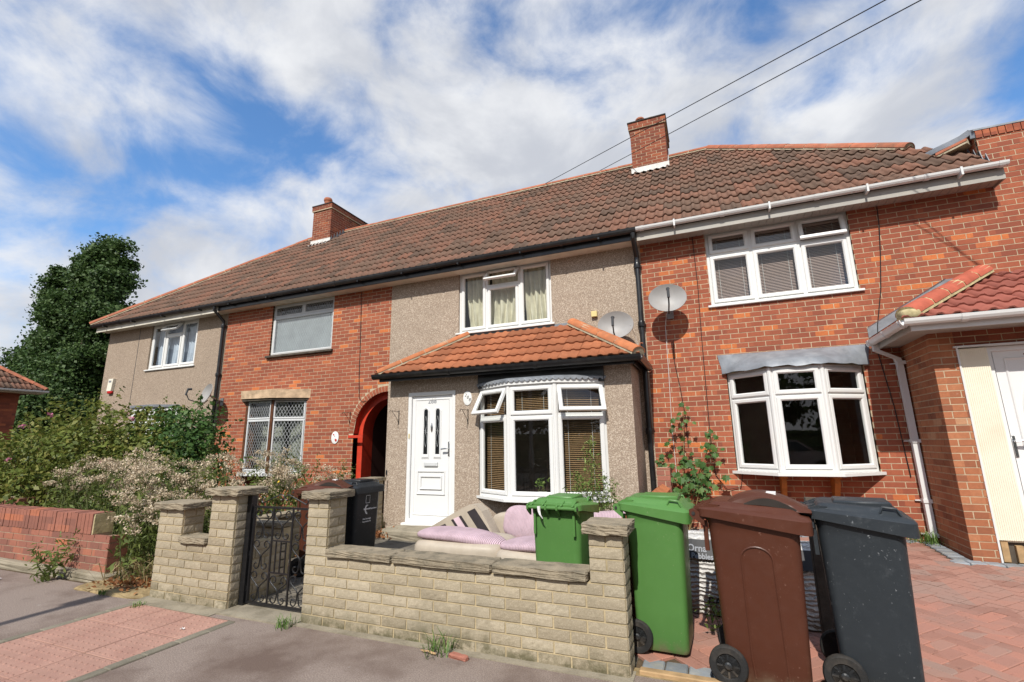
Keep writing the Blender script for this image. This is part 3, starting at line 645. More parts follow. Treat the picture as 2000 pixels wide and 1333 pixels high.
# ================================================================== HOUSES
X0, X1, X2, X3, X4 = -15.62, -10.78, -5.89, -.85, 3.69
ZE = 4.70
def house(name, label, xc): return thing(name, label, 'house', (xc, 0, 0), group='terraced houses')
LH = house('terraced_house', 'pebbledashed end house at the left of the terrace, behind the rose bushes', -13.2)
BHs = house('terraced_house', 'red brick house with the red painted arched passage and leaded windows', -8.3)
PH = house('terraced_house', 'pebbledashed house 288 with white front door and orange tiled porch roof', -3.4)
RH = house('terraced_house', 'red brick house at right with white three-part bay window on orange brackets', 1.4)
NH = thing('brick_building', 'taller red brick wall with soldier course rising above the gutter at far right', 'building', (5.8, 0, 0))
HS = [LH, BHs, PH, RH]
def own(x): return LH if x < X1 else BHs if x < X2 else PH if x < X3 else RH
WIN_L = (-13.73, -11.86, 3.43, 4.66); WIN_B = (-9.27, -7.43, 3.44, 4.64); WIN_P = (-4.31, -2.43, 3.46, 4.67); WIN_R = (.17, 2.10, 3.44, 4.67)
BAY_L = (-14.0, -12.2, .83, 2.40); BAY_B = (-9.84, -8.02, .83, 2.41); BAY_R = (.27, 1.98, .95, 2.40)
# --- left end house
w = wall_slab(X0, X1-.002, -.1, ZE, [WIN_L, BAY_L], .0, .25).build('wall', 'pebble2', LH)
MB().box(X0, X0+.25, .252, 7, -.1, ZE).build('end_wall', 'pebble2', LH)
MB().box(-14.24, -14.225, -.004, .0, -.1, ZE-.03).build('expansion_joint', 'dkplastic', LH)
# --- brick house with arch
AC, AZ, AR, AO = -5.90, 1.63, .81, .925
mb = wall_slab(X1, -6.71, -.1, ZE, [WIN_B, BAY_B], .0022, .25)
n = 16; xs = [-6.71+(X2-.001+6.71)*i/n for i in range(n+1)]; za = [AZ+math.sqrt(max(0, AR**2-(x-AC)**2)) for x in xs]
for i in range(n): mb.add([(xs[i], .0022, za[i]), (xs[i+1], .0022, za[i+1]), (xs[i+1], .0022, ZE), (xs[i], .0022, ZE)], [(0, 1, 2, 3)])
wall_b = mb.build('wall', 'mortar', BHs)
def arch_clip(segs, a, b):
    if b < AZ: lim = -6.712
    elif a > AZ+AO: return segs
    else: zc_ = max(0, a-AZ); lim = AC-math.sqrt(max(0, AO**2-zc_**2))-.004
    return [(p, min(q, lim)) for p, q in segs if p < lim-.03]
lay_bricks(wall_b, brick_rects(X1+.004, X2-.004, -.06, ZE, [WIN_B, BAY_B], clip=arch_clip), 'brick', lambda u, w_: (u, 0, w_, 0))
nv = 18
for i in range(nv):
    a0, a1 = R(90+90*i/nv+.35), R(90+90*(i+1)/nv-.35); mb = MB()
    P4 = [(AC+math.cos(a)*r, -.002, AZ+math.sin(a)*r) for a, r in ((a0, AR+.004), (a1, AR+.004), (a1, AO), (a0, AO))]; mb.prism(P4, (0, .04, 0)); mb.build('brick', 'brick', wall_b)
def arch_strip(r, y0, y1, r2=None, z0=-.1):
    A = [R(88+92*i/20) for i in range(21)]; mb = MB(); L1 = [(AC+math.cos(a)*r, AZ+math.sin(a)*r) for a in A]+[(AC-r, z0)]; L2 = [(AC+math.cos(a)*(r2 or r), AZ+math.sin(a)*(r2 or r)) for a in A]+[(AC-(r2 or r), z0)]
    return mb.loft([[(x, y0, z) for x, z in L1], [(x, y1, z) for x, z in L2]], closed=False)
rv = arch_strip(AR, .0, .14); arch_strip(AR, .14, .141, .70); k = arch_strip(AR, .14, .142, .69); rv.add(k.v, k.f); k = arch_strip(.69, .142, .45); rv.add(k.v, k.f); rv.build('arch_reveal', 'redpaint', BHs)
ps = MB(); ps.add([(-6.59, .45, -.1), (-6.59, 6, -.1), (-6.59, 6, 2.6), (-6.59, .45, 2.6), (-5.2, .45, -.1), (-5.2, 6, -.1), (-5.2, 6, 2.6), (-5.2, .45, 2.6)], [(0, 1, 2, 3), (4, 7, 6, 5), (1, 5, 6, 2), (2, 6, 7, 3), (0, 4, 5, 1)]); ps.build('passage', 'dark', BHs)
MB().box(-6.83, -6.46, -.012, .0, 1.545, 1.60).build('tie_bar', 'redpaint', BHs)
# --- 288: upper wall and front extension
wall_slab(X2, X3, -.1, ZE, [WIN_P], .0, .25).build('wall', 'pebble', PH)
EY = -.90; EXL, EXR = -5.16, -1.0
DOOR = (-4.78, -3.86, .15, 2.27); BAY_P = (-3.43, -1.39, .58, 2.26)
MB().box(EXL, EXR, EY+.26, -.004, 2.50, 2.56).build('porch_ceiling', 'room', PH)
wall_slab(EXL, EXR, -.1, 2.56, [DOOR, BAY_P], EY, EY+.25).build('porch_wall', 'pebble', PH)
MB().box(EXR-.2, EXR, EY+.252, -.003, -.1, 2.56).build('porch_side_wall', 'pebble', PH); MB().box(EXL, EXL+.2, EY+.252, -.003, -.1, 2.56).build('porch_side_wall', 'pebble', PH)
# --- right brick house
mb = wall_slab(X3, X4, -.1, ZE, [WIN_R, BAY_R], .0022, .25); wall_r = mb.build('wall', 'mortar', RH)
lay_bricks(wall_r, brick_rects(X3+.004, X4, -.06, ZE, [WIN_R, BAY_R], uoff=.07), 'brick', lambda u, w_: (u, 0, w_, 0))
# --- building at far right: flush gable wall with soldier course
wall_n = wall_slab(X4, 8, -.1, 5.47, [], .0022, .25).build('wall', 'mortar', NH)
lay_bricks(wall_n, brick_rects(X4, 6.8, 2.2, 5.36, [], uoff=.07), 'brick', lambda u, w_: (u, 0, w_, 0), maxobj=300)
for i in range(30): x = X4+i*.079; inst('brick', unit_brick('brick'), wall_n, (x, -.012-random.uniform(0, .004), 5.365), 0, (.070, .1, .108+random.uniform(-.006, .006)))
MB().box(X4+.003, X4+.1, .02, 1.6, 4.9, 5.47).build('return_wall', 'mortar', NH)
lay_bricks(wall_n, [(a, b, c, d) for a, b, c, d in brick_rects(0.01, 1.5, 4.9, 5.47, [])], 'brick', lambda u, w_: (X4-.003, 1.55-u, w_, -math.pi/2), maxobj=60)
MB().box(X4-.02, 8, -.02, .27, 5.476, 5.50).build('parapet_cap', 'lead', NH)

# --- rooms behind the windows
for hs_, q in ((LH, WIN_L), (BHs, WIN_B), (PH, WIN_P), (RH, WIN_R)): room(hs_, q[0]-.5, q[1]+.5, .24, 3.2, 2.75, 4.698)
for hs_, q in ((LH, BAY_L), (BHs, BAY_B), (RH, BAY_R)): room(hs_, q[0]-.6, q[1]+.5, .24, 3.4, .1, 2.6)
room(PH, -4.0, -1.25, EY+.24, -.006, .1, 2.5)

# --- upstairs windows
T0 = TW(0, .045, 0)
def up_window(hs_, q, mull, trans, sashes, mat='upvc', sill=True, **kw):
    o = window_frame(hs_, T0, q[0], q[1], q[2], q[3], mull, trans, mat, sill=(q[0]-.05, q[1]+.05, .085, q[2]+.002) if sill else None)
    for s in sashes: sash(o, T0, *s[:4], mat=mat, tilt=s[4] if len(s) > 4 else 0, **kw)
    return o
a, b, c, d = WIN_P; m1, m2 = -3.73, -3.06
up_window(PH, WIN_P, [(m1, c+.04, d-.04), (m2, c+.04, d-.04)], [(4.33, m1, m2)], [(a+.045, m1-.02, c+.045, d-.045), (m1+.02, m2-.02, c+.045, 4.31), (m1+.005, m2-.005, 4.35, d-.03, R(38)), (m2+.02, b-.045, c+.045, d-.045)])
a, b, c, d = WIN_R; m1, m2 = .81, 1.455
up_window(RH, WIN_R, [(m1, c+.04, d-.04), (m2, c+.04, d-.04)], [(4.275, a+.04, b-.04)], [(a+.045, m1-.02, c+.045, 4.255), (m1+.02, m2-.02, c+.045, 4.255), (m2+.02, b-.045, c+.045, 4.255), (a+.045, m1-.02, 4.295, d-.045), (m1+.02, m2-.02, 4.295, d-.045), (m2+.01, b-.04, 4.285, d-.04, R(14))])
a, b, c, d = WIN_L; m1, m2 = -13.14, -12.50
up_window(LH, WIN_L, [(m1, c+.04, d-.04), (m2, c+.04, d-.04)], [(4.33, m1, m2)], [(a+.045, m1-.02, c+.045, d-.045), (m1+.02, m2-.02, c+.045, 4.31), (m1+.005, m2-.005, 4.35, d-.03, R(40)), (m2+.02, b-.045, c+.045, d-.045)])
ALU = [(0, -.03), (0, .006), (.022, .006), (.03, -.002), (.03, -.03)]
a, b, c, d = WIN_B; m1 = -8.36
wb = window_frame(BHs, T0, a, b, c, d, [(m1, 4.34, d-.04)], [(4.34, a+.04, b-.04)], 'alu', prof=[(0, -.05), (0, 0), (.034, 0), (.042, -.01), (.042, -.05)])
MB().cbox(a-.06, b+.05, -.07, .06, c-.06, c-.004, .01).build('window_sill', 'wood_d', BHs)
LD = (.070, .122)
sash(wb, T0, a+.035, b-.035, c+.035, 4.325, 'alu', prof=ALU, lead=LD); sash(wb, T0, a+.035, m1-.015, 4.355, d-.035, 'alu', prof=ALU, lead=LD); sash(wb, T0, m1+.015, b-.035, 4.355, d-.035, 'alu', prof=ALU, lead=LD)

# --- bay windows
def bay(hs_, pts, z0, z1, zt, mat='upvc', tilts=None, lead=None, prof=SASH, frprof=FR, post=.035, name='bay_window', skip=()):
    """three-sided bay: each side a mitred frame with a top light and a tall light; corner posts"""
    root = None; post_mb = MB()
    for (px_, py_) in pts[1:-1]: post_mb.lathe([(post, z0), (post, z1)], 10, T=lambda x, y, z, p=px_, q=py_: (p+x, q+y+.02, z))
    for i in range(3):
        (ax, ay), (bx, by) = pts[i], pts[i+1]; L = math.dist(pts[i], pts[i+1]); ang = math.atan2(by-ay, bx-ax); T = TW(ax, ay, 0, ang)
        mb = MB(); mb.ring(T, .004, L-.004, z0, z1, frprof); mb.box(.03, L-.03, -.05, -.004, zt-.028, zt+.028, T=T)
        if root is None: root = MB().add(mb.v, mb.f).build(name, mat, hs_)
        else: mb.build('frame', mat, root)
        tl = tilts[i] if tilts else 0
        sash(root, T, .04, L-.04, z0+.04, zt-.01, mat, prof=prof, lead=lead); sash(root, T, .036, L-.036, zt+.012, z1-.03, mat, tilt=tl, prof=prof, lead=lead)
    post_mb.build('corner_post', mat, root)
    return root
def poly_slab(pts, z0, z1, off=.0, back=.0):
    """bay-plan slab (sill, roof) pushed out by off"""
    mb = MB(); (a, ay), (b, by), (c, cy), (d, dy) = pts; P = [(a-off, ay+back), (a-off, ay-.002), (b-off*.6, by-off), (c+off*.6, cy-off), (d+off, dy-.002), (d+off, dy+back)]
    mb.prism([(x, y, z0) for x, y in P], (0, 0, z1-z0)); return mb
PB = [(-3.43, EY+.03), (-2.79, -1.20), (-2.06, -1.20), (-1.39, EY+.03)]
bp = bay(PH, PB, .62, 2.25, 1.79, tilts=(R(27), 0, R(24))); poly_slab(PB, .582, .618, .085, .1).build('bay_sill', 'upvc', bp)
RB = [(.28, .03), (.80, -.38), (1.42, -.38), (1.97, .03)]
br = bay(RH, RB, .965, 2.37, 1.98); poly_slab(RB, .925, .963, .10, .05).build('bay_sill', 'upvc', br)
BB = [(-9.84, .03), (-9.42, -.30), (-8.67, -.30), (-8.02, .03)]
bb = bay(BHs, BB, .86, 2.40, 1.97, 'alu', lead=LD, prof=ALU, frprof=[(0, -.04), (0, 0), (.026, 0), (.034, -.008), (.034, -.04)], post=.03)
for (x, y) in BB[1:-1]: MB().cbox(x-.035, x+.035, y-.012, y+.06, .84, 2.42, .006).build('timber_post', 'wood_v', bb)
poly_slab(BB, .80, .856, .07, .03).build('bay_sill', 'upvc', bb); MB().box(-9.82, -9.44, -.02, .02, .9, 2.4).build('cheek_board', 'wood_v', bb)
lp = poly_slab(BB, 2.42, 2.60, .13, .0); rs = random.Random(4); lp.v = [(x+rs.uniform(-.012, .012), y+rs.uniform(-.012, .012), z+rs.uniform(-.01, .01)) for x, y, z in lp.v]; lp.build('lintel_board', 'rotwood', bb)
lp = poly_slab(BB, 2.375, 2.415, .10, .0); lp.build('rotten_board', 'wood_d', bb)
BL2 = [(-14.0, .03), (-13.5, -.3), (-12.75, -.3), (-12.2, .03)]; bl = bay(LH, BL2, .86, 2.4, 1.97); poly_slab(BL2, .82, .858, .08, .03).build('bay_sill', 'upvc', bl); poly_slab(BL2, 2.40, 2.46, .06, .0).build('bay_roof', 'lead', bl)
# lead roof over the right-hand bay, dressed down over its head
N = 22; top = []; mid = []; low = []; rs = random.Random(8)
RP_ = [(.21, -.02), (.76, -.43), (1.46, -.43), (2.05, -.02)]
def along(P_, t):
    Ls = [math.dist(P_[i], P_[i+1]) for i in range(3)]; s = t*sum(Ls)
    for i in range(3):
        if s <= Ls[i] or i == 2: f = min(1, s/Ls[i]); return (P_[i][0]+(P_[i+1][0]-P_[i][0])*f, P_[i][1]+(P_[i+1][1]-P_[i][1])*f)
        s -= Ls[i]
for i in range(N+1):
    t = i/N; x, y = along(RP_, t); top.append((.17+1.92*t, -.006, 2.655)); mid.append((x, y*.93, 2.455+rs.uniform(-.008, .008))); low.append((x, y-.012-rs.uniform(0, .012), 2.375+rs.uniform(-.016, .014)))
MB().loft([top, mid, low, [(x, y+.02, z+.004) for x, y, z in low]], closed=False).build('lead_apron', 'lead', br, True)
for x in (.79, 1.395):
    mb = MB(); mb.prism([(x, -.30, .918), (x, -.30, .83), (x, -.06, .52), (x, -.002, .52), (x, -.002, .918)], (.06, 0, 0)); mb.box(x-.012, x+.072, -.335, -.01, .885, .922); mb.build('bay_bracket', 'wood_o', br)
# 288 bay head: black board and scalloped lead
mb = MB(); mb.box(-3.43, -1.385, EY-.03, EY+.2, 2.262, 2.545); mb.build('bay_fascia', 'black', bp)
SP = [(-3.46, EY-.01), (-2.80, -1.245), (-2.05, -1.245), (-1.36, EY-.01)]; Ls = [math.dist(SP[i], SP[i+1]) for i in range(3)]; ns = 26
poly_slab(PB, 2.252, 2.305, .03, .0).build('bay_head', 'upvc', bp)
ta = MB(); tp = []; sl = []; bt = []
for i in range(ns*6+1):
    t = i/(ns*6); x, y = along(SP, t); bt.append((x, y-.004, 2.318-.030*abs(math.sin(math.pi*t*ns))**.8)); sl.append((x, y, 2.338)); x2, y2 = -3.43+2.04*t, EY-.032; tp.append((x*.99+x2*.01, y+.045, 2.362))
ta.loft([tp, sl, bt], closed=False).build('scalloped_lead', 'lead', bp)
# --- roofs ----------------------------------------------------------
EAVE_Y, EAVE_Z, RY, RZ = -.31, 4.805, 3.5, 8.215
es = Vector((0, RY-EAVE_Y, RZ-EAVE_Z)).normalized(); ex = Vector((1, 0, 0)); SL = Vector((0, RY-EAVE_Y, RZ-EAVE_Z)).length
HX0, HX1 = -15.86, .56; AX0 = -12.05; CX1 = HX1+RY-EAVE_Y
roofs = {}
lim = {LH: (HX0, X1), BHs: (X1, X2), PH: (X2, X3), RH: (X3, X4+.02)}
pt = lambda x, t: (x, EAVE_Y+(RY-EAVE_Y)*t, EAVE_Z+(RZ-EAVE_Z)*t-.01)
for hs_, (a, b) in lim.items():
    if hs_ is LH: P_ = [pt(a, 0), pt(b, 0), pt(b, 1), pt(AX0, 1)]
    elif hs_ is RH: t1 = 1-(X4+.02-HX1)/(CX1-HX1); P_ = [pt(a, 0), pt(b, 0), pt(b, t1), pt(HX1, 1), pt(a, 1)]
    else: P_ = [pt(a, 0), pt(b, 0), pt(b, 1), pt(a, 1)]
    roofs[hs_] = MB().prism(P_, (0, .03, -.06)).build('roof', 'under', hs_)
# back and end slopes (out of sight from the street)
MB().prism([(HX0, 7.3, EAVE_Z), (CX1, 7.3, EAVE_Z), (HX1, RY, RZ-.02), (AX0, RY, RZ-.02)], (0, .02, -.06)).build('rear_slope', 'under', roofs[PH])
MB().prism([(HX0, EAVE_Y, EAVE_Z-.01), (AX0, RY, RZ-.02), (HX0, 7.3, EAVE_Z)], (.02, 0, -.06)).build('end_slope', 'tile', roofs[LH]); MB().prism([(CX1-1.0, EAVE_Y+1.0, EAVE_Z+.86), (HX1, RY, RZ-.03), (CX1-.05, 7.3, EAVE_Z-.03), (CX1-.05, 1.2, EAVE_Z-.03)], (-.02, 0, -.06)).build('end_slope', 'tile', roofs[RH])
ROLL2 = [(0, 0), (.045, .012), (.10, .030), (.16, .034), (.215, .026), (.27, .004), (.385, -.002), (.5, 0), (.545, .012), (.60, .030), (.66, .034), (.715, .026), (.77, .004), (.885, -.002), (1, 0)]
hipL = (Vector((HX0, EAVE_Y, EAVE_Z)), Vector((RY-EAVE_Y, -(AX0-HX0), 0)).normalized()); hipR = (Vector((CX1, EAVE_Y, EAVE_Z)), Vector((-1, -1, 0)).normalized()); rtop = (Vector((0, RY-.02, 0)), Vector((0, -1, 0))); rend = (Vector((X4-.01, 0, 0)), Vector((-1, 0, 0)))
CH_R = (-1.17, -.37, 2.77); CH_L = (-11.19, -10.45, 2.78)
def tile_owner(p):
    for c in (CH_R, CH_L):
        if c[0]+.02 < p.x < c[1]-.02 and p.y > c[2]+.1: return None
    return roofs[own(p.x)]
lay_tiles(roofs, Vector((HX0-.02, EAVE_Y-.045, EAVE_Z-.04+.0)), ex, es, X4-HX0+.1, SL, .2915, .378, ROLL2, 'tile', owner=tile_owner, cuts=(hipL, hipR, rtop, rend), jit=.010)
rown = lambda p: roofs[own(p.x)]
ridge_run(None, (AX0, RY, RZ+.0), (CH_L[0], RY, RZ), r=.125, owner=rown); ridge_run(None, (CH_L[1], RY, RZ), (CH_R[0], RY, RZ), r=.125, owner=rown); ridge_run(None, (CH_R[1], RY, RZ), (HX1, RY, RZ), r=.125, owner=rown)
ridge_run(None, (HX0-.02, EAVE_Y-.05, EAVE_Z+.015), (AX0, RY, RZ), r=.125, owner=lambda p: roofs[LH]); ridge_run(None, (3.27, EAVE_Y+CX1-3.27, EAVE_Z+(CX1-3.27)*.897+.02), (HX1, RY, RZ+.01), r=.135, owner=lambda p: roofs[RH])
# lead saddle and the end of the neighbouring hip against the tall wall
Lp = [(3.14, .45, 5.455), (3.25, .38, 5.475), (3.36, .28, 5.49), (3.48, .19, 5.50), (3.58, .12, 5.515), (3.655, .05, 5.545)]
MB().loft([[(x, y, z) for x, y, z in Lp], [(x+.03, y-.035, z-.075) for x, y, z in Lp], [(x+.035, y-.03, z-.08) for x, y, z in Lp], [(x+.03, y+.04, z+.0) for x, y, z in Lp]], closed=False).build('lead_flashing', 'lead', roofs[RH], True)
MB().prism([(3.65, .04, 5.40), (3.688, .0, 5.38), (3.695, -.006, 5.50), (3.665, .04, 5.53)], (.012, .03, 0)).build('lead_upstand', 'lead', NH)
ridge_run(None, (3.38, .30, 5.335), (3.66, .08, 5.37), r=.10, seg=.4, owner=lambda p: roofs[RH])
for i in range(5):
    y = -.2+.12*i; MB().prism([(X4-.012, y, 4.86+.1*i), (X4-.012, y+.12, 4.95+.1*i), (X4-.012, y+.06, 5.06+.1*i)], (.008, 0, 0)).build('step_flashing', 'lead', NH)
# eaves: fascia, soffit, gutters, downpipes
for hs_, (a, b) in lim.items():
    a_ = a+.12 if hs_ is LH else a; wht = hs_ in (RH,); b_ = 3.75 if hs_ is RH else b
    MB().box(a_+.002, b_-.002, -.285, -.262, 4.60 if (wht or hs_ is LH) else 4.63, 4.80).build('fascia_board', 'fascia_shade' if wht else ('fascia' if hs_ is LH else 'black'), hs_)
    if wht:
        sf = MB(); k = 0; x = a_
        while x < b_-.05: sf.box(x+.004, min(x+.098, b_), -.262, -.001, 4.628, 4.64); x += .10
        sf.box(a_, b_, -.26, -.002, 4.641, 4.65); sf.build('soffit', 'fascia_shade', hs_); MB().box(3.735, 3.75, -.262, -.004, 4.60, 4.80).build('fascia_end', 'fascia_shade', hs_)
    else: MB().box(a_, b_, -.262, -.001, 4.635, 4.655).build('soffit', 'fascia', hs_)
    g = MB(); gutter_run(g, (a_-.1 if hs_ is LH else a+.0015, -.345, 4.80), (b_+.02 if hs_ is RH else b-.0015, -.345, 4.80), r=.05 if wht else .06, depth=.062 if wht else .085, joints=[.25, .75] if not wht else [.02, .28, .55, .82, .985]); 
    if wht:
        for t in (.13, .42, .68, .9): xx = a_+(b_-a_)*t; g.box(xx-.012, xx+.012, -.41, -.28, 4.70, 4.812)
    else:
        for t in (.1, .35, .6, .88): xx = a_+(b_-a_)*t; g.box(xx-.015, xx+.015, -.40, -.28, 4.70, 4.73)
    g.build('gutter', 'gutw' if wht else 'black', hs_)
def downpipe(hs_, x, z0, mat='black', y=-.07, r=.037, x2=None, ytop=-.345, ztop=4.72, zb=4.42, collars=(), sq=False):
    x2 = x if x2 is None else x2; m = MB(); m.tube([(x, ytop, ztop), (x, ytop, ztop-.07), (x2, y, zb), (x2, y, zb-.08), (x2, y, z0)], r, 10)
    for z in collars: m.lathe([(r+.014, z-.045), (r+.016, z-.03), (r+.016, z+.03), (r+.012, z+.045)], 10, T=lambda a, b, c: (x2+a, y+b, c)); m.box(x2-.065, x2+.065, y+.02, -.0005, z-.012, z+.012)
    m.box(x2-.055, x2+.055, y+.0, -.0005, z0+.5, z0+.53)
    return m.build('downpipe', mat, hs_, True)
downpipe(LH, -10.83, 0., collars=(4.3, 3.1, 1.5)); downpipe(PH, -.90, 0., collars=(4.25, 3.25, 1.55), r=.042)
# white porch downpipe of the right house is built with that porch
# --- 288 porch roof
PY, PZ, PT = -1.09, 2.60, 3.38; pl, pr_ = -5.28, -.86; run = -PY
es2 = Vector((0, run, PT-PZ)).normalized(); SL2 = Vector((0, run, PT-PZ)).length
pr = MB().prism([(pl, PY, PZ-.012), (pr_, PY, PZ-.012), (pr_-1.2, -.003, PT-.012), (pl+1.2, -.003, PT-.012)], (0, .0, -.04)).build('porch_roof', 'under', PH)
for s, xe in ((1, pl), (-1, pr_)): MB().prism([(xe, PY, PZ-.015), (xe+s*1.2, -.003, PT-.015), (xe, -.003, PZ-.015)], (s*.01, 0, -.04)).build('hip_slope', 'tile_o', pr)
lay_tiles(None, Vector((pl-.05, PY-.03, PZ-.02)), ex, es2, pr_-pl+.1, SL2-.02, .30, .272, [(u, h*.8) for u, h in RIB], 'tile_o', owner=lambda p: pr, cuts=((Vector((pl, PY, PZ)), Vector((run, -1.2, 0)).normalized()), (Vector((pr_, PY, PZ)), Vector((-run, -1.2, 0)).normalized()), (Vector((0, -.01, 0)), Vector((0, -1, 0)))))
MAT['ridge_o'] = M('orange_hip_tile', (.42, .15, .065), .85, .15, 7, .3, 60, .2, rnd=.1, dirt=(.2, .1, .06), dirt_amt=.5, dirt_scale=5)
ridge_run(pr, (pl-.02, PY-.02, PZ+.01), (pl+1.2, -.02, PT+.02), r=.10, seg=.42, mat='ridge_o'); ridge_run(pr, (pr_+.02, PY-.02, PZ+.01), (pr_-1.2, -.02, PT+.03), r=.115, seg=.42, mat='ridge_o')
MB().tube([(pr_-.0, PY+.02, PZ-.0), (pr_+.03, PY-.02, PZ+.10), (pr_+.05, PY-.02, PZ+.14), (pr_+.08, PY-.01, PZ+.13)], .012, 6).build('hip_iron', 'pot', pr)
MB().prism([(-4.05, -.008, 3.33), (-2.1, -.008, 3.33), (-2.1, -.008, 3.43), (-4.05, -.008, 3.43)], (0, .006, 0)).build('lead_flashing', 'lead', pr); MB().box(-4.2, -2.4, -.02, -.0015, 3.385, 3.425).build('black_board', 'black', pr)
g = MB(); gutter_run(g, (pl-.06, PY-.07, 2.585), (pr_+.05, PY-.07, 2.575), .058, .085, joints=(.33, .66)); gutter_run(g, (pr_+.02, PY-.05, 2.57), (pr_+.02, -.02, 2.56), .055, .08); g.build('porch_gutter', 'black', pr)
MB().box(EXL-.1, EXR+.08, PY+.0, PY+.025, 2.465, 2.59).build('porch_fascia', 'black', pr); MB().box(EXL-.1, EXR+.08, PY+.026, EY-.001, 2.50, 2.515).build('porch_soffit', 'black', pr)
MB().box(EXR+.055, EXR+.08, EY-.1, -.01, 2.465, 2.57).build('porch_fascia', 'black', pr)
# --- right-hand porch
QY, QZ, QT, QX = -1.27, 2.70, 3.42, 2.12
pw_ = MB().box(2.43, 5.5, -1.04, -.8, -.1, 2.62).build('porch_wall', 'mortar', RH) if False else None
pq = MB(); pq.box(2.4225, 2.64, -.9075, -.002, -.1, 2.62); pq.box(2.64, 5.5, -.8975, -.68, 2.40, 2.62); pqo = pq.build('porch_wall', 'mortar', RH)
lay_bricks(pqo, brick_rects(2.42, 2.645, .1, 2.62, [], uoff=.13), 'brick_porch', lambda u, w_: (u, -.91, w_, 0)); lay_bricks(pqo, brick_rects(.0, .89, .1, 2.62, [], uoff=.02), 'brick_porch', lambda u, w_: (2.42, -.01-u, w_, -math.pi/2))
lay_bricks(pqo, brick_rects(2.65, 4.2, 2.405, 2.62, [], uoff=.13), 'brick_dark', lambda u, w_: (u, -.90, w_, 0))
pe = MB().box(3.905, 6.4, -.8975, -.002, -.1, 2.399).build('porch_wall', 'mortar', RH); lay_bricks(pe, brick_rects(3.905, 6.4, -.05, 2.40, [], uoff=.13), 'brick_porch', lambda u, w_: (u, -.90, w_, 0), maxobj=40)
MB().box(2.645, 3.9, -.66, -.65, -.1, 2.6).build('porch_back', 'room', RH)
qr = MB().prism([(QX, QY, QZ-.012), (6.5, QY, QZ-.012), (6.5, -.003, QT-.012), (QX+1.3, -.003, QT-.012)], (0, 0, -.04)).build('porch_roof', 'under', RH)
MB().prism([(QX, QY, QZ-.02), (QX+1.3, -.003, QT-.02), (QX, -.003, QZ-.02)], (.01, 0, -.03)).build('hip_slope', 'tile_r', qr)
es3 = Vector((0, -QY, QT-QZ)).normalized(); SL3 = Vector((0, -QY, QT-QZ)).length
lay_tiles(None, Vector((QX-.05, QY-.03, QZ-.02)), ex, es3, 3.0, SL3-.04, .30, .275, [(u, h*1.2) for u, h in RIB], 'tile_r', owner=lambda p: qr, cuts=((Vector((QX, QY, QZ)), Vector((-QY, -1.3, 0)).normalized()), (Vector((0, -.01, 0)), Vector((0, -1, 0)))))
MAT['ridge_r'] = M('red_hip_tile', (.40, .10, .06), .8, .15, 7, .3, 60, .25, rnd=.12); MAT['hip_mortar'] = M('hip_mortar', (.46, .39, .22), .95, .25, 14, .6, 40, .1, dirt=(.2, .17, .08), dirt_amt=.5, dirt_scale=8)
ridge_run(qr, (QX+.03, QY+.03, QZ+.05), (QX+1.3, -.03, QT+.06), r=.12, seg=.40, mat='ridge_r', bed='hip_mortar', flat=.85, gap=.013)
V, F = superbox(.2, .22, .13, 3, 5); MB().add([Vector((QX+.06, QY+.05, QZ+.055))+v for v in V], F).build('hip_mortar', 'hip_mortar', qr, True)
MB().prism([(2.10, -.012, 2.735), (3.0, -.012, 3.30), (6.5, -.012, 3.36), (6.5, -.012, 3.44), (3.04, -.012, 3.44), (2.10, -.012, 2.87)], (0, .01, 0)).build('lead_flashing', 'lead', qr)
MB().add([(2.10, -.014, 2.87), (3.04, -.014, 3.44), (3.04, -.03, 3.452), (2.10, -.03, 2.885)], [(0, 1, 2, 3)]).build('flashing_edge', 'gutw', qr)
g = MB(); gutter_run(g, (QX-.02, -.03, 2.685), (QX-.02, QY-.06, 2.685), .055, .075, joints=(.06, .5, .93)); gutter_run(g, (QX-.04, QY-.05, 2.69), (6.5, QY-.05, 2.70), .055, .075, joints=(.12,)); g.build('porch_gutter', 'gutw', qr)
MB().box(QX+.04, 6.5, QY+.0, QY+.02, 2.56, 2.70).build('porch_fascia', 'gutw', qr); MB().box(QX+.04, QX+.06, QY+.021, -.01, 2.56, 2.70).build('porch_fascia', 'fascia_shade', qr); MB().box(QX+.061, 6.5, QY+.021, -.01, 2.575, 2.59).build('porch_soffit', 'fascia_shade', qr)
m = MB(); sqp = lambda x, y, z, r=.034: [(x-r, y-r, z), (x+r, y-r, z), (x+r, y+r, z), (x-r, y+r, z)]
m.loft([sqp(2.13, -.10, 2.62), sqp(2.13, -.10, 2.54), sqp(2.34, -.09, 2.42), sqp(2.36, -.08, 2.36), sqp(2.375, -.08, .2)], True, True)
for z in (2.36, 1.35, .62, .22): m.box(2.375-.046, 2.375+.046, -.125, -.03, z-.022, z+.022); m.box(2.375-.1, 2.375+.1, -.03, -.0015, z-.006, z+.006)
m.build('downpipe', 'gutw', RH)
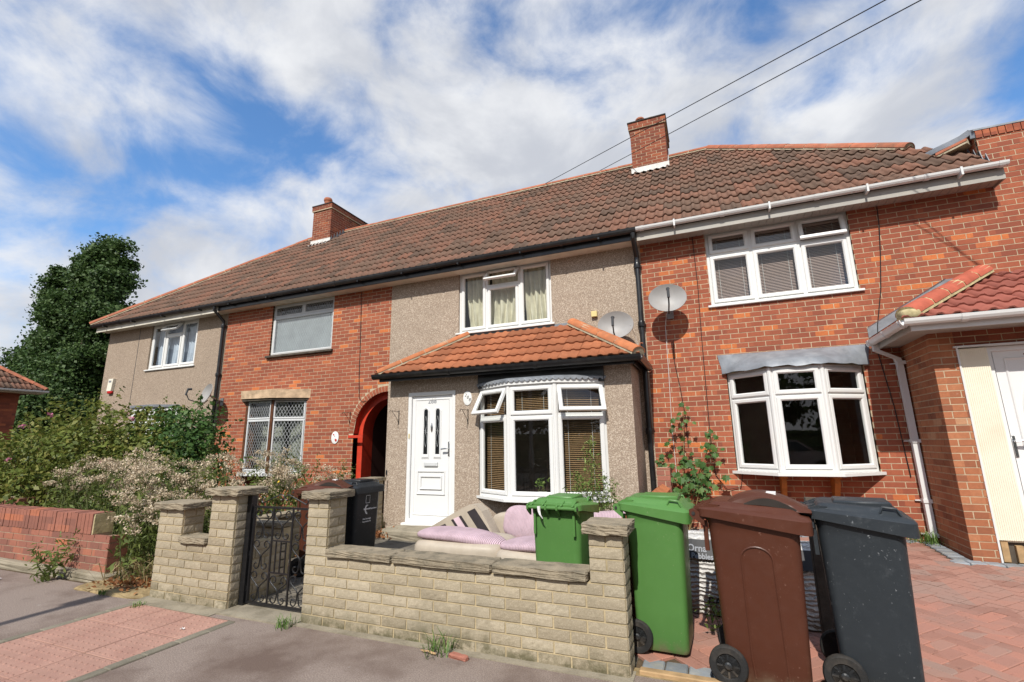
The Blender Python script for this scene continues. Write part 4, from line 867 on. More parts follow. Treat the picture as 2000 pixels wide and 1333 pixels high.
# door side of that porch: ribbed white panel over broken timber, door with oval glass
pn = MB(); x = 2.665
while x < 2.90: pn.box(x, x+.0165, -.905, -.88, .33, 2.37); x += .018
pn.box(2.66, 2.91, -.879, -.86, .31, 2.38); pn.build('side_panel', 'cream_paint', RH)
MB().box(2.645, 2.662, -.92, -.86, .10, 2.40).build('trim', 'gutw', RH); MB().box(2.62, 5, -.935, -.86, 2.385, 2.405).build('trim', 'gutw', RH)
for x, z1 in ((2.68, .30), (2.80, .22)): MB().cbox(x, x+.06, -.89, -.84, .11, z1+.06, .004).build('bare_timber', 'wood', RH)
MB().box(2.66, 2.93, -.85, -.83, .1, .36).build('backing_board', 'wood_d', RH)
TQ = TW(0, -.86, 0); dq = MB(); dq.ring(TQ, 2.915, 3.9, .18, 2.38, [(0, -.05), (0, .0), (.05, 0), (.06, -.02), (.06, -.05)]); dqo = dq.build('door_frame', 'upvc_door', RH)
dl = MB(); dl.box(2.98, 3.84, -.05, -.02, .24, 2.32, T=TQ); dl.ring(TQ, 3.06, 3.76, 1.1, 2.25, [(0, -.02), (.008, -.008), (.02, -.014), (.03, -.02)]); dro = dl.build('front_door', 'upvc_door', RH)
el = [(3.42+.24*math.cos(t)*1.0, 1.62+.46*math.sin(t)) for t in [2*math.pi*i/28 for i in range(28)]]
eo = [(3.42+.29*math.cos(t), 1.62+.51*math.sin(t)) for t in [2*math.pi*i/28 for i in range(28)]]
rg = MB(); rg.loft([[TQ(x, -.019, z) for x, z in eo], [TQ(x, -.002, z) for x, z in [(3.42+(a-3.42)*.95, 1.62+(b-1.62)*.97) for a, b in eo]], [TQ(x, -.012, z) for x, z in el]]); rg.build('glazing_bead', 'upvc_door', dro, True)
MB().add([TQ(x, -.014, z) for x, z in el], [tuple(range(28))]).build('pane', 'carglass', dro)
hb = MB(); hb.cbox(2.975, 3.01, -.02, -.008, 1.17, 1.40, .006, T=TQ); hb.tube([TQ(2.992, .0, 1.34), TQ(2.992, .045, 1.34), TQ(3.03, .05, 1.345), TQ(3.11, .045, 1.335)], [.009, .009, .013, .016], 8); hb.build('door_handle', 'chrome', dro, True)
V, F = text_geo('2', .10, .002, T=lambda x, y, z: TQ(3.26+x, -.018+z, 2.22+y)); MB().add(V, F).build('door_number', 'pot', dro)
# --- chimneys
def chimney(hs_, x0, x1, y0, y1, zb, zt, pots, cnt, zc):
    root = MB().box(x0+.0025, x1-.0025, y0+.0025, y1, zb, zt-.05).build('chimney', 'mortar', hs_)
    lay_bricks(root, brick_rects(x0, x1, zb, zc, [], uoff=.03), 'brick_dark', lambda u, w_: (u, y0, w_, 0), maxobj=cnt); lay_bricks(root, brick_rects(0, y1-y0, zb, zc, [], uoff=.03), 'brick_dark', lambda u, w_: (x1, y0+u, w_, math.pi/2), maxobj=cnt)
    e = .035; lay_bricks(root, brick_rects(x0-e, x1+e, zc, zc+.155, [], uoff=.06, H=.0775), 'brick_dark', lambda u, w_: (u, y0-e, w_, 0), maxobj=cnt); lay_bricks(root, brick_rects(0, y1-y0+2*e, zc, zc+.155, [], uoff=.06, H=.0775), 'brick_dark', lambda u, w_: (x1+e, y0-e+u, w_, math.pi/2), maxobj=cnt)
    MB().box(x0-e+.003, x1+e-.003, y0-e+.003, y1+e, zc-.01, zc+.15).build('corbel_core', 'mortar', root); MB().cbox(x0-e-.015, x1+e+.015, y0-e-.015, y1+e+.015, zc+.156, zc+.20, .01).build('chimney_cap', 'cap_dark', root)
    z = zc+.2
    for (px_, py_, h, r, mt) in pots: MB().lathe([(r*.9, z-.02), (r*.92, z+h*.6), (r*1.1, z+h*.68), (r*1.12, z+h*.85), (r*.95, z+h), (r*.8, z+h), (r*.78, z+h*.5)], 14, T=lambda a, b, c: (px_+a, py_+b, c)).build('chimney_pot', mt, root, True)
    fl = MB(); n = 12
    for i in range(n): a = x0-.03+(x1-x0+.06)*i/n; b = x0-.03+(x1-x0+.06)*(i+1)/n; zr = EAVE_Z+(y0-EAVE_Y)*.8949; fl.add([(a, y0-.012, zr+.17), (b, y0-.012, zr+.17), (b, y0-.014, zr+.03), (a, y0-.014, zr+.03), (b, y0-.13, zr-.045+.03*(i % 2)), (a, y0-.13, zr-.045+.03*((i+1) % 2))], [(0, 1, 2, 3), (3, 2, 4, 5)])
    fl.build('lead_flashing', 'gutw' if False else 'ridge_mortar_w', root)
    st = MB()
    for i in range(6): y = y0+.02+.12*i; zr = EAVE_Z+(y-EAVE_Y)*.8949; st.prism([(x1+.004, y, zr+.02), (x1+.004, y+.125, zr+.13), (x1+.004, y+.03, zr+.24)], (.006, 0, 0))
    st.build('step_flashing', 'lead', root)
MAT['ridge_mortar_w'] = M('white_flaunching', (.60, .59, .56), .9, .15, 12, .5, 40, .2)
MAT['pot_c'] = M('buff_pot', (.45, .33, .2), .85, .2, 9)
chimney(PH, CH_R[0], CH_R[1], CH_R[2], 3.85, 7.3, 9.0, [(-.93, 2.95, .17, .10, 'pot'), (-.68, 3.0, .12, .12, 'pot_c')], 60, 8.76)
chimney(BHs, CH_L[0], CH_L[1], CH_L[2], 4.45, 7.3, 9.0, [(-10.82, 2.98, .30, .12, 'pot'), (-10.75, 3.35, .16, .12, 'cap_dark'), (-10.78, 3.7, .14, .12, 'cap_dark'), (-10.78, 4.1, .14, .12, 'cap_dark')], 40, 8.74)
# --- 288 front door
TD = TW(0, EY+.02, 0); a, b, c, d = DOOR
df = MB(); df.ring(TD, a, b, c, d, [(0, -.05), (0, .012), (.055, .012), (.065, .0), (.065, -.05)]); dfo = df.build('door_frame', 'upvc_door', PH); MB().cbox(a-.03, b+.03, -.03, .10, c-.035, c+.015, .008, T=TD).build('threshold', 'upvc_door', dfo)
def arch_outline(u0, u1, w0, w1, n=10): r = (u1-u0)/2; return [(u0, w0), (u1, w0)]+[((u0+u1)/2+r*math.cos(math.pi*i/n), w1-r+r*math.sin(math.pi*i/n)) for i in range(n+1)]
dl = MB(); A0, A1, B0, B1 = a+.07, b-.07, c+.03, d-.07; dl.box(A0, A1, -.045, -.018, B0, B1, T=TD)
dl.ring(TD, A0+.05, A1-.05, B0+.10, B1-.05, [(0, -.018), (.006, -.008), (.016, -.010), (.024, -.018)])
for q, e in (((-4.59, -4.05, .60, .98), .0), ((-4.53, -4.11, .68, .90), .004)): dl.ring(TD, *q, [(0, -.018+e), (.008, .0+e), (.022, -.004+e), (.03, -.018+e)])
drp = dl.build('front_door', 'upvc_door', PH)
for uc in (-4.435, -4.205):
    o1 = arch_outline(uc-.075, uc+.075, 1.16, 2.02); o2 = arch_outline(uc-.058, uc+.058, 1.20, 2.00); o3 = arch_outline(uc-.038, uc+.038, 1.24, 1.98)
    MB().loft([[TD(x, -.018, z) for x, z in o1], [TD(x, -.001, z) for x, z in o2], [TD(x, -.008, z) for x, z in o3]]).build('glazing_bead', 'upvc_door', drp); MB().add([TD(x, -.010, z) for x, z in o3], [tuple(range(len(o3)))]).build('pane', 'carglass', drp)
    ld = MB()
    for s in (1, -1):
        for z0_, z1_ in ((1.36, 1.60), (1.62, 1.86)): ld.tube([TD(uc+s*.026*math.sin(math.pi*i/10), -.007, z0_+(z1_-z0_)*i/10) for i in range(11)], .0018, 4)
    ld.tube([TD(uc-.036, -.007, 1.63), TD(uc, -.007, 1.61), TD(uc+.036, -.007, 1.63)], .0018, 4); ld.tube([TD(uc-.036, -.007, 1.59), TD(uc, -.007, 1.61), TD(uc+.036, -.007, 1.59)], .0018, 4); ld.build('leading', 'alu', drp)
lb = MB(); lb.cbox(-4.45, -4.19, -.018, .008, 1.045, 1.115, .006, T=TD); lb.box(-4.425, -4.215, .008, .011, 1.06, 1.10, T=TD); lb.build('letter_plate', 'alu', drp)
kn = MB(); kn.lathe([(.004, 0), (.017, .03), (.022, .09), (.014, .12), (.006, .15)], 8, T=lambda x, y, z: TD(-4.32+x, -.008+y*.5, 1.60+z)); kn.build('knocker', 'chrome', drp, True)
hb = MB(); hb.cbox(-4.005, -3.975, -.018, -.004, 1.20, 1.44, .006, T=TD); hb.tube([TD(-3.99, .0, 1.33), TD(-3.99, .045, 1.33), TD(-4.02, .05, 1.33), TD(-4.10, .046, 1.322)], [.009, .009, .012, .015], 8); hb.build('door_handle', 'chrome', drp, True)
V, F = text_geo('288', .112, .002, T=lambda x, y, z: TD(-4.32+x, -.016+z, 2.075+y)); MB().add(V, F).build('door_number', 'grey_print', drp)
MB().cbox(-4.755, -4.735, .012, .028, 1.50, 1.58, .005, T=TD).build('bell_push', 'yellowbox', dfo)
st = superbox(1.25, .55, .16, 8, 6); rs2 = np.random.default_rng(3); so = MB().add([Vector((-4.28, EY-.27, .06))+v+Vector(rs2.uniform(-.008, .008, 3)) for v in st[0]], st[1]).build('doorstep', 'concrete', PH)
# ================================================================== GARDEN WALLS
WY_ = -4.50
gw = thing('garden_wall', 'cream split-stone front wall with flat copings and two piers before house 288', 'wall', (-1.9, WY_, 0))
PX0, PX1, PX2, PX3 = -3.255, -3.03, -.825, -.600
cream_wall(gw, PX0, PX3, WY_, WY_+.20, 0.0, 7*CH, seed=1, right=True, left=True)
cream_wall(gw, PX0, PX1, WY_, WY_+.225, 7*CH, 13*CH, seed=2, left=True); cream_wall(gw, PX2, PX3, WY_, WY_+.225, 7*CH, 11*CH, seed=3, left=True)
xs_ = [-3.022, -2.395, -1.27, -.836]; xs_ = [-3.022, -2.37, -1.52, -.836]
for i in range(3): rough_slab(gw, xs_[i]+.004, xs_[i+1]-.004, WY_-.028, WY_+.185, 7*CH+.003, 7*CH+.062, seed=i)
rough_slab(gw, PX0-.045, PX1+.045, WY_-.045, WY_+.27, 13*CH+.002, 13*CH+.062, 'pier_cap', seed=11); rough_slab(gw, PX2-.035, PX3+.045, WY_-.045, WY_+.27, 11*CH+.002, 11*CH+.066, 'pier_cap', seed=12)
MB().box(PX0-.05, PX3+.02, WY_-.07, WY_+.1, -.14, .006).build('footing', 'concrete', gw)
pw2 = thing('planter_wall', 'cream split-stone planter with a low and a tall capped pier left of the gate', 'wall', (-4.65, WY_, 0))
A, B, C_, D_ = -5.20, -4.84, -4.46, -4.125
cream_wall(pw2, A, D_, WY_, WY_+.12, 0, 7*CH, seed=4); cream_wall(pw2, A, B, WY_, WY_+.22, 7*CH, 11*CH, seed=5, left=True); cream_wall(pw2, C_, D_, WY_, WY_+.24, 7*CH, 13*CH, seed=6, left=True)
cream_wall(pw2, D_-.12, D_, WY_+.121, WY_+.62, 0, 7*CH, seed=7, front=False); cream_wall(pw2, A, D_, WY_+.55, WY_+.66, 0, 8*CH, seed=8, right=False); MB().box(A+.01, D_-.13, WY_+.125, WY_+.54, 0, .43).build('planter_soil', 'soil', pw2)
rough_slab(pw2, B+.003, C_-.003, WY_-.03, WY_+.17, 7*CH+.003, 7*CH+.06, seed=21); rough_slab(pw2, A-.04, B+.05, WY_-.045, WY_+.27, 11*CH+.002, 11*CH+.062, 'pier_cap', seed=22); rough_slab(pw2, C_-.05, D_+.06, WY_-.05, WY_+.29, 13*CH+.002, 13*CH+.062, 'pier_cap', seed=23, amp=.007); rough_slab(pw2, A, D_, WY_+.53, WY_+.69, 8*CH+.002, 8*CH+.05, seed=24)
MB().box(A-.03, D_+.02, WY_-.05, WY_+.1, -.14, .006).build('footing', 'concrete', pw2)
# path-side wall seen through the gate, and the pier beside the porch
sw = thing('garden_wall', 'cream block dividing wall with coping seen through the iron gate', 'wall', (-5.2, -2.6, 0))
cream_wall(sw, -5.32, -5.20, -3.82, -1.35, -.01, 7*CH, seed=30, front=True, right=True)
for i in range(4): rough_slab(sw, -5.36, -5.16, -3.82+i*.62, -3.82+i*.62+.612, 7*CH-.005, 7*CH+.045, seed=40+i)
jp = thing('garden_pier', 'narrow cream brick pier with flat cap beside the arched passage', 'pier', (-5.27, -1.1, 0))
cream_wall(jp, -5.42, -5.17, -1.32, -.98, -.01, 11*CH, seed=31); rough_slab(jp, -5.47, -5.14, -1.37, -.95, 11*CH+.0, 11*CH+.055, 'pier_cap', seed=45)
# boundary wall between 288 and the drive: red brick with orange coping
bw = thing('boundary_wall', 'low red brick wall with sloping orange coping between 288 and the driveway', 'wall', (-.72, -2.2, 0))
MB().box(-.80, -.658, -4.26, -.45, -.05, .70).build('mortar_core', 'mortar', bw); MB().box(-.80, -.6175, -.449, -.08, -.05, 1.02).build('mortar_core', 'mortar', bw)
lay_bricks(bw, brick_rects(0, 3.8, .0, .70, []), 'brick_gw', lambda u, w_: (-.655, -4.26+u, w_, math.pi/2), maxobj=200); lay_bricks(bw, brick_rects(-.80, -.62, .72, 1.02, []), 'brick_gw', lambda u, w_: (u, -.455, w_, 0))
lay_bricks(bw, brick_rects(0, .37, 0, 1.02, []), 'brick_gw', lambda u, w_: (-.615, -.455+u, w_, math.pi/2))
for i in range(24): y = -4.24+i*.158; MB().prism([(-.83, y, .70), (-.63, y, .70), (-.63, y, .735), (-.73, y, .80), (-.83, y, .735)], (0, .15, 0)).build('coping_tile', 'ridge_o', bw)
# --- red brick wall of the left-hand house
rw = thing('garden_wall', 'low red brick wall topped with upright bricks at the left edge of the pavement', 'wall', (-7.8, -4.3, 0))
MAT['mortar_d'] = M('mortar_brown', (.34, .255, .185), .95, .2, 10, .3, 90, .1); RWY = -4.30; MB().box(-13, -6.33, RWY+.003, RWY+.21, 0, .42).build('mortar_core', 'mortar_d', rw); MB().box(-13, -6.66, RWY+.003, RWY+.20, .42, .65).build('mortar_core', 'mortar_d', rw)
lay_bricks(rw, brick_rects(-11, -6.33, .075, .455, [], uoff=.1), 'brick_gw', lambda u, w_: (u, RWY, w_, 0)); lay_bricks(rw, brick_rects(0, .2, .075, .455, []), 'brick_gw', lambda u, w_: (-6.325, RWY+u, w_, math.pi/2))
for i in range(58): x = -11+i*.0745; inst('brick', unit_brick('brick_gw'), rw, (x, RWY-.004-random.uniform(0, .007), .458), 0, (.066, .205, .222+random.uniform(-.006, .004)))
MB().box(-6.672, -6.655, RWY+.0, RWY+.2, .46, .675).build('mortar_end', 'hip_mortar', rw)
V, F = superbox(7.0, .36, .17, 10, 8); rs2 = np.random.default_rng(5); MB().add([Vector((-9.72, RWY+.10, .0))+v+Vector(rs2.uniform(-.01, .01, 3)) for v in V], F).build('footing', 'concrete', rw)
fw2 = thing('garden_wall', 'short dark red brick garden wall end behind the flowering weeds at far left', 'wall', (-11.6, -3.2, 0)); MB().box(-14, -11.0, -3.2, -3.0, 0, .60).build('mortar_core', 'mortar', fw2); lay_bricks(fw2, brick_rects(-13, -11.0, .0, .62, []), 'brick_gw', lambda u, w_: (u, -3.208, w_, 0)); lay_bricks(fw2, brick_rects(0, .2, .0, .62, []), 'brick_gw', lambda u, w_: (-10.995, -3.2+u, w_, math.pi/2))

# ================================================================== IRON GATE
GY = -4.36; gx0, gx1, gz0, gz1 = -4.045, -3.325, .03, .86
gt = thing('garden_gate', 'black wrought iron scrollwork gate between the two cream stone piers', 'gate', ((gx0+gx1)/2, GY, 0))
fr = MB(); bar = lambda m, p, q, r=.008: m.tube([p, q], r, 6)
for x in (gx0, gx1): fr.box(x-.010, x+.010, GY-.010, GY+.010, gz0, gz1)
for z in (gz0+.01, gz1): fr.box(gx0+.0102, gx1-.0102, GY-.009, GY+.009, z-.009, z+.009)
fr.build('gate_frame', 'blackpaint', gt)
c1, c2 = gx0+(gx1-gx0)*.335, gx0+(gx1-gx0)*.665
for x in (c1, c2): m = MB(); m.box(x-.007, x+.007, GY-.006, GY+.006, gz0+.02, gz1-.01); m.build('bar', 'blackpaint', gt)
zm1, zm2 = .575, .305
for z in (zm1, zm2): m = MB(); m.box(c1+.008, c2-.008, GY-.006, GY+.006, z-.006, z+.006); m.build('rail', 'blackpaint', gt)
for i in range(1, 4): x = c1+(c2-c1)*i/4; m = MB(); m.box(x-.005, x+.005, GY-.005, GY+.005, zm2, zm1); m.build('bar', 'blackpaint', gt)
def spiral(cx, cz, r0, a0, turns, sgn, n=18): return [(cx+r0*(1-.72*i/n)*math.cos(a0+sgn*turns*2*math.pi*i/n), cz+r0*(1-.72*i/n)*math.sin(a0+sgn*turns*2*math.pi*i/n)) for i in range(n+1)]
def scroll(u0, u1, z0, z1):
    """pair of mirrored S-scrolls filling a gate panel"""
    cx = (u0+u1)/2; hw = (u1-u0)/2; h = z1-z0; m = MB()
    for s in (1, -1):
        X = lambda f: cx+s*f*hw
        r = hw*.40
        tp = [(X(.50)+s*r*0+r*.0+(r*math.cos(a)), z1-r-.008+r*math.sin(a)) for a in []]
        # top: curl inwards, over the top of the panel to the outside, sweep down to the middle, curl outwards at the foot
        pts = []
        n = 20
        for i in range(n+1):
            t = i/n; a = math.pi*(-.9-0)+0; ang = math.pi*1.55*(1-t); rr = r*(.35+.65*t)
            pts.append((X(.52)-s*rr*math.cos(ang)*-1 if False else X(.52)+s*rr*math.cos(ang+math.pi*.0), z1-r-.010+rr*math.sin(ang)))
        x0_, z0_ = pts[-1]
        for i in range(1, 13):
            t = i/12; e = t*t*(3-2*t); pts.append((x0_+(X(.06)-x0_)*e, z0_+(z0+h*.42-z0_)*t))
        x1_, z1_ = pts[-1]
        for i in range(1, 9):
            t = i/8; e = t*t*(3-2*t); pts.append((x1_+(X(.14)-x1_)*t*t, z1_+(z0+r*.9-z1_)*t))
        cxx, czz = X(.14)+s*r*.86, z0+r*.9
        for i in range(1, 21):
            t = i/20; ang = math.pi+math.pi*1.6*t; rr = r*.86*(1-.62*t); pts.append((cxx+s*rr*math.cos(ang), czz+rr*math.sin(ang)))
        m.tube([(x, GY, z) for x, z in pts], .0058, 5)
    m.build('scroll', 'blackpaint', gt)
H3 = (gz1-gz0-.03)/3
for (a, b) in ((gx0+.012, c1-.009), (c2+.009, gx1-.012)):
    for k in range(3): scroll(a, b, gz0+.02+H3*k, gz0+.02+H3*(k+1))
scroll(c1+.009, c2-.009, zm1+.008, gz1-.01); scroll(c1+.009, c2-.009, gz0+.02, zm2-.008)
tp = MB(); cx = (gx0+gx1)/2
for s in (1, -1):
    pts = [(cx+s*(.035+.030*math.cos(a)*(.4+.6*i/14)), .945+.030*math.sin(a)*(.4+.6*i/14)) for i, a in enumerate([math.pi*(1.9-1.4*i/14) for i in range(15)])]
    pts += [(cx+s*(.03+.23*t), .985-.085*t) for t in [i/8 for i in range(1, 9)]]; pts += [(cx+s*(.26+.03*math.sin(a)*(1-.5*i/12)), .928-.03*math.cos(a)*(1-.5*i/12)) for i, a in enumerate([.2+math.pi*1.5*i/12 for i in range(13)])]
    tp.tube([(x, GY, z) for x, z in pts], .0058, 5)
tp.build('top_scroll', 'blackpaint', gt)
ps_ = MB(); ps_.box(-4.118, -4.062, GY-.03, GY+.03, .0, .955); ps_.build('gate_post', 'blackpaint', gt)
for z in (.15, .45, .78): MB().box(-4.064, gx0-.008, GY-.012, GY+.012, z-.02, z+.02).build('hinge', 'blackpaint', gt)
MB().tube([(gx1-.02, GY-.01, .80), (gx1-.01, GY-.03, .81), (gx1+.05, GY-.03, .80)], .008, 6).build('latch', 'blackpaint', gt)
struct(MB().box(-4.12, -3.26, -4.60, -4.18, -.14, .012).build('gate_step', 'concrete'))

# ================================================================== PAVING
tp_root = struct(MB().box(-5.13, -3.79, -9.58, -4.665, -.05, .0012).build('tactile_paving', 'soil'))
def tac_mesh(W):
    mb = MB(); mb.cbox(.002, W-.002, .002, W-.002, -.03, .006, .003)
    nb = 6
    for i in range(nb):
        for j in range(nb):
            cx, cy = W*(i+.5)/nb, W*(j+.5)/nb; r = .0125; mb.loft([[(cx+r*k_*math.cos(a), cy+r*k_*math.sin(a), z) for a in [math.pi*2*q/7 for q in range(7)]] for k_, z in ((1, .0055), (.72, .0100), (.45, .0108))], False, True)
    me = bpy.data.meshes.new('tactile_slab'); me.from_pydata(mb.v, [], mb.f); me.materials.append(MAT['tactile']); me.update(); return me
tm = tac_mesh(.40)
for i in range(3):
    for j in range(12): inst('paving_slab', tm, tp_root, (-5.06+i*.402, -5.075-j*.402+random.uniform(-.002, .002), random.uniform(-.002, .002)))
for x in (-5.145, -3.855):
    for j in range(22): y = -4.675-j*.226; MB().cbox(x, x+.080, y-.222, y, -.05, .009+random.uniform(-.003, .003), .006).build('edging_sett', 'kerbset', tp_root)
struct(MB().box(-5.22, -4.12, -4.665, -4.55, -.1, .006).build('concrete_strip', 'concrete'))
mb = MB(); V, F = superbox(1.1, .5, .1, 10, 6); rs2 = np.random.default_rng(8); mb.add([Vector((-5.78, -4.36, -.03))+v+Vector(rs2.uniform(-.012, .012, 3)) for v in V], F); struct(mb.build('entrance_slab', 'sand'))
# driveway: herringbone pavers, grey border setts
def in_drive(x, y): return -.60 < x < 6.5 and -4.20 < y < -.02 and not (x > 2.25 and y > -1.08) and not (x > 2.13 and y > -.16 and x < 2.5) and not (y > -.16)
L_, W2 = .200, .100; cand = []
c45, s45 = math.cos(R(45)), math.sin(R(45))
for i in range(-70, 110):
    for j in range(-70, 110):
        m_ = (i-j) % 4
        if m_ == 0: r = (i*W2, j*W2, L_, W2)
        elif m_ == 2: r = None
        else: r = None
        if (i+j) % 4 == 0 and False: pass
        # herringbone on a unit grid: horizontal brick at (i,j) when (i-j)%4==0, vertical when (i-j)%4==2 offset
        if (i-j) % 4 == 0: rects_ = [(i*W2, j*W2, L_, W2)]
        elif (i-j) % 4 == 3: rects_ = [(i*W2, j*W2-0.0, W2, L_)]
        else: rects_ = []
        for (x, y, w, h) in rects_:
            cx, cy = x+w/2, y+h/2; X = cx*c45-cy*s45+.4; Y = cx*s45+cy*c45-2.2
            if in_drive(X, Y): cand.append((X, Y, w, h))
cand.sort(key=lambda t: (Vector((t[0], t[1], 0))-CAM).length+(10 if t[0] < .95 and t[1] > -3.3 and t[0] < .2 else 0))
pm = MB(); pm.cbox(-.5, .5, -.5, .5, -1, 1, .02); 
def paver_me(w, h):
    m = MB(); g_ = .002; m.cbox(-w/2+g_, w/2-g_, -h/2+g_, h/2-g_, -.03, .0, .004); me = bpy.data.meshes.new('paver'); me.from_pydata(m.v, [], m.f); me.materials.append(MAT['paver']); me.update(); return me
pme = paver_me(L_, W2); tiltx = math.atan(.032); rest = MB()
for k, (X, Y, w, h) in enumerate(cand):
    rz = R(45)+(0 if w > h else R(90)); z = drive_z(X, Y)+random.uniform(-.002, .002)+.004
    m4 = Matrix.Translation((X, Y, z)) @ Matrix.Rotation(tiltx, 4, 'X') @ Matrix.Rotation(rz, 4, 'Z')
    if k < 300: inst('paver', pme, DR, None, mat4=m4)
    else:
        kk = [m4 @ Vector(v) for v in ((-L_/2+.003, -W2/2+.003, 0), (L_/2-.003, -W2/2+.003, 0), (L_/2-.003, W2/2-.003, 0), (-L_/2+.003, W2/2-.003, 0))]; lo = [v-Vector((0, 0, .02)) for v in kk]; rest.add(kk+lo, [(0, 1, 2, 3), (0, 4, 5, 1), (1, 5, 6, 2), (2, 6, 7, 3), (3, 7, 4, 0)])
rest.build('pavers', 'paver', DR, kind='stuff')
def setts(x0, y0, dx, dy, n, w=.135, d=.15):
    for i in range(n):
        x, y = x0+dx*i, y0+dy*i; MB().cbox(x, x+w, y, y+d, drive_z(x, y)-.04, drive_z(x, y)+.008+random.uniform(-.003, .004), .008).build('border_sett', 'sett', DR)
setts(-.56, -4.34, .141, -.0, 34); setts(-.6, -.16, .141, 0, 20); setts(2.2, -1.07, .141, 0, 25); 
for i in range(6): y = -.92+i*.141; MB().cbox(2.25, 2.40, y, y+.135, drive_z(0, y)-.04, drive_z(0, y)+.008, .008).build('border_sett', 'sett', DR)
struct(MB().box(-.6, 6.5, -4.44, -4.345, -.1, .004).build('sand_joint', 'sand'))
tb = MB(); tb.cbox(-.56, .55, -4.43, -4.37, -.03, .028, .006); tag(tb.build('timber_edging', 'wood'), 'pale timber batten laid along the edge of the driveway by the pier', 'timber')
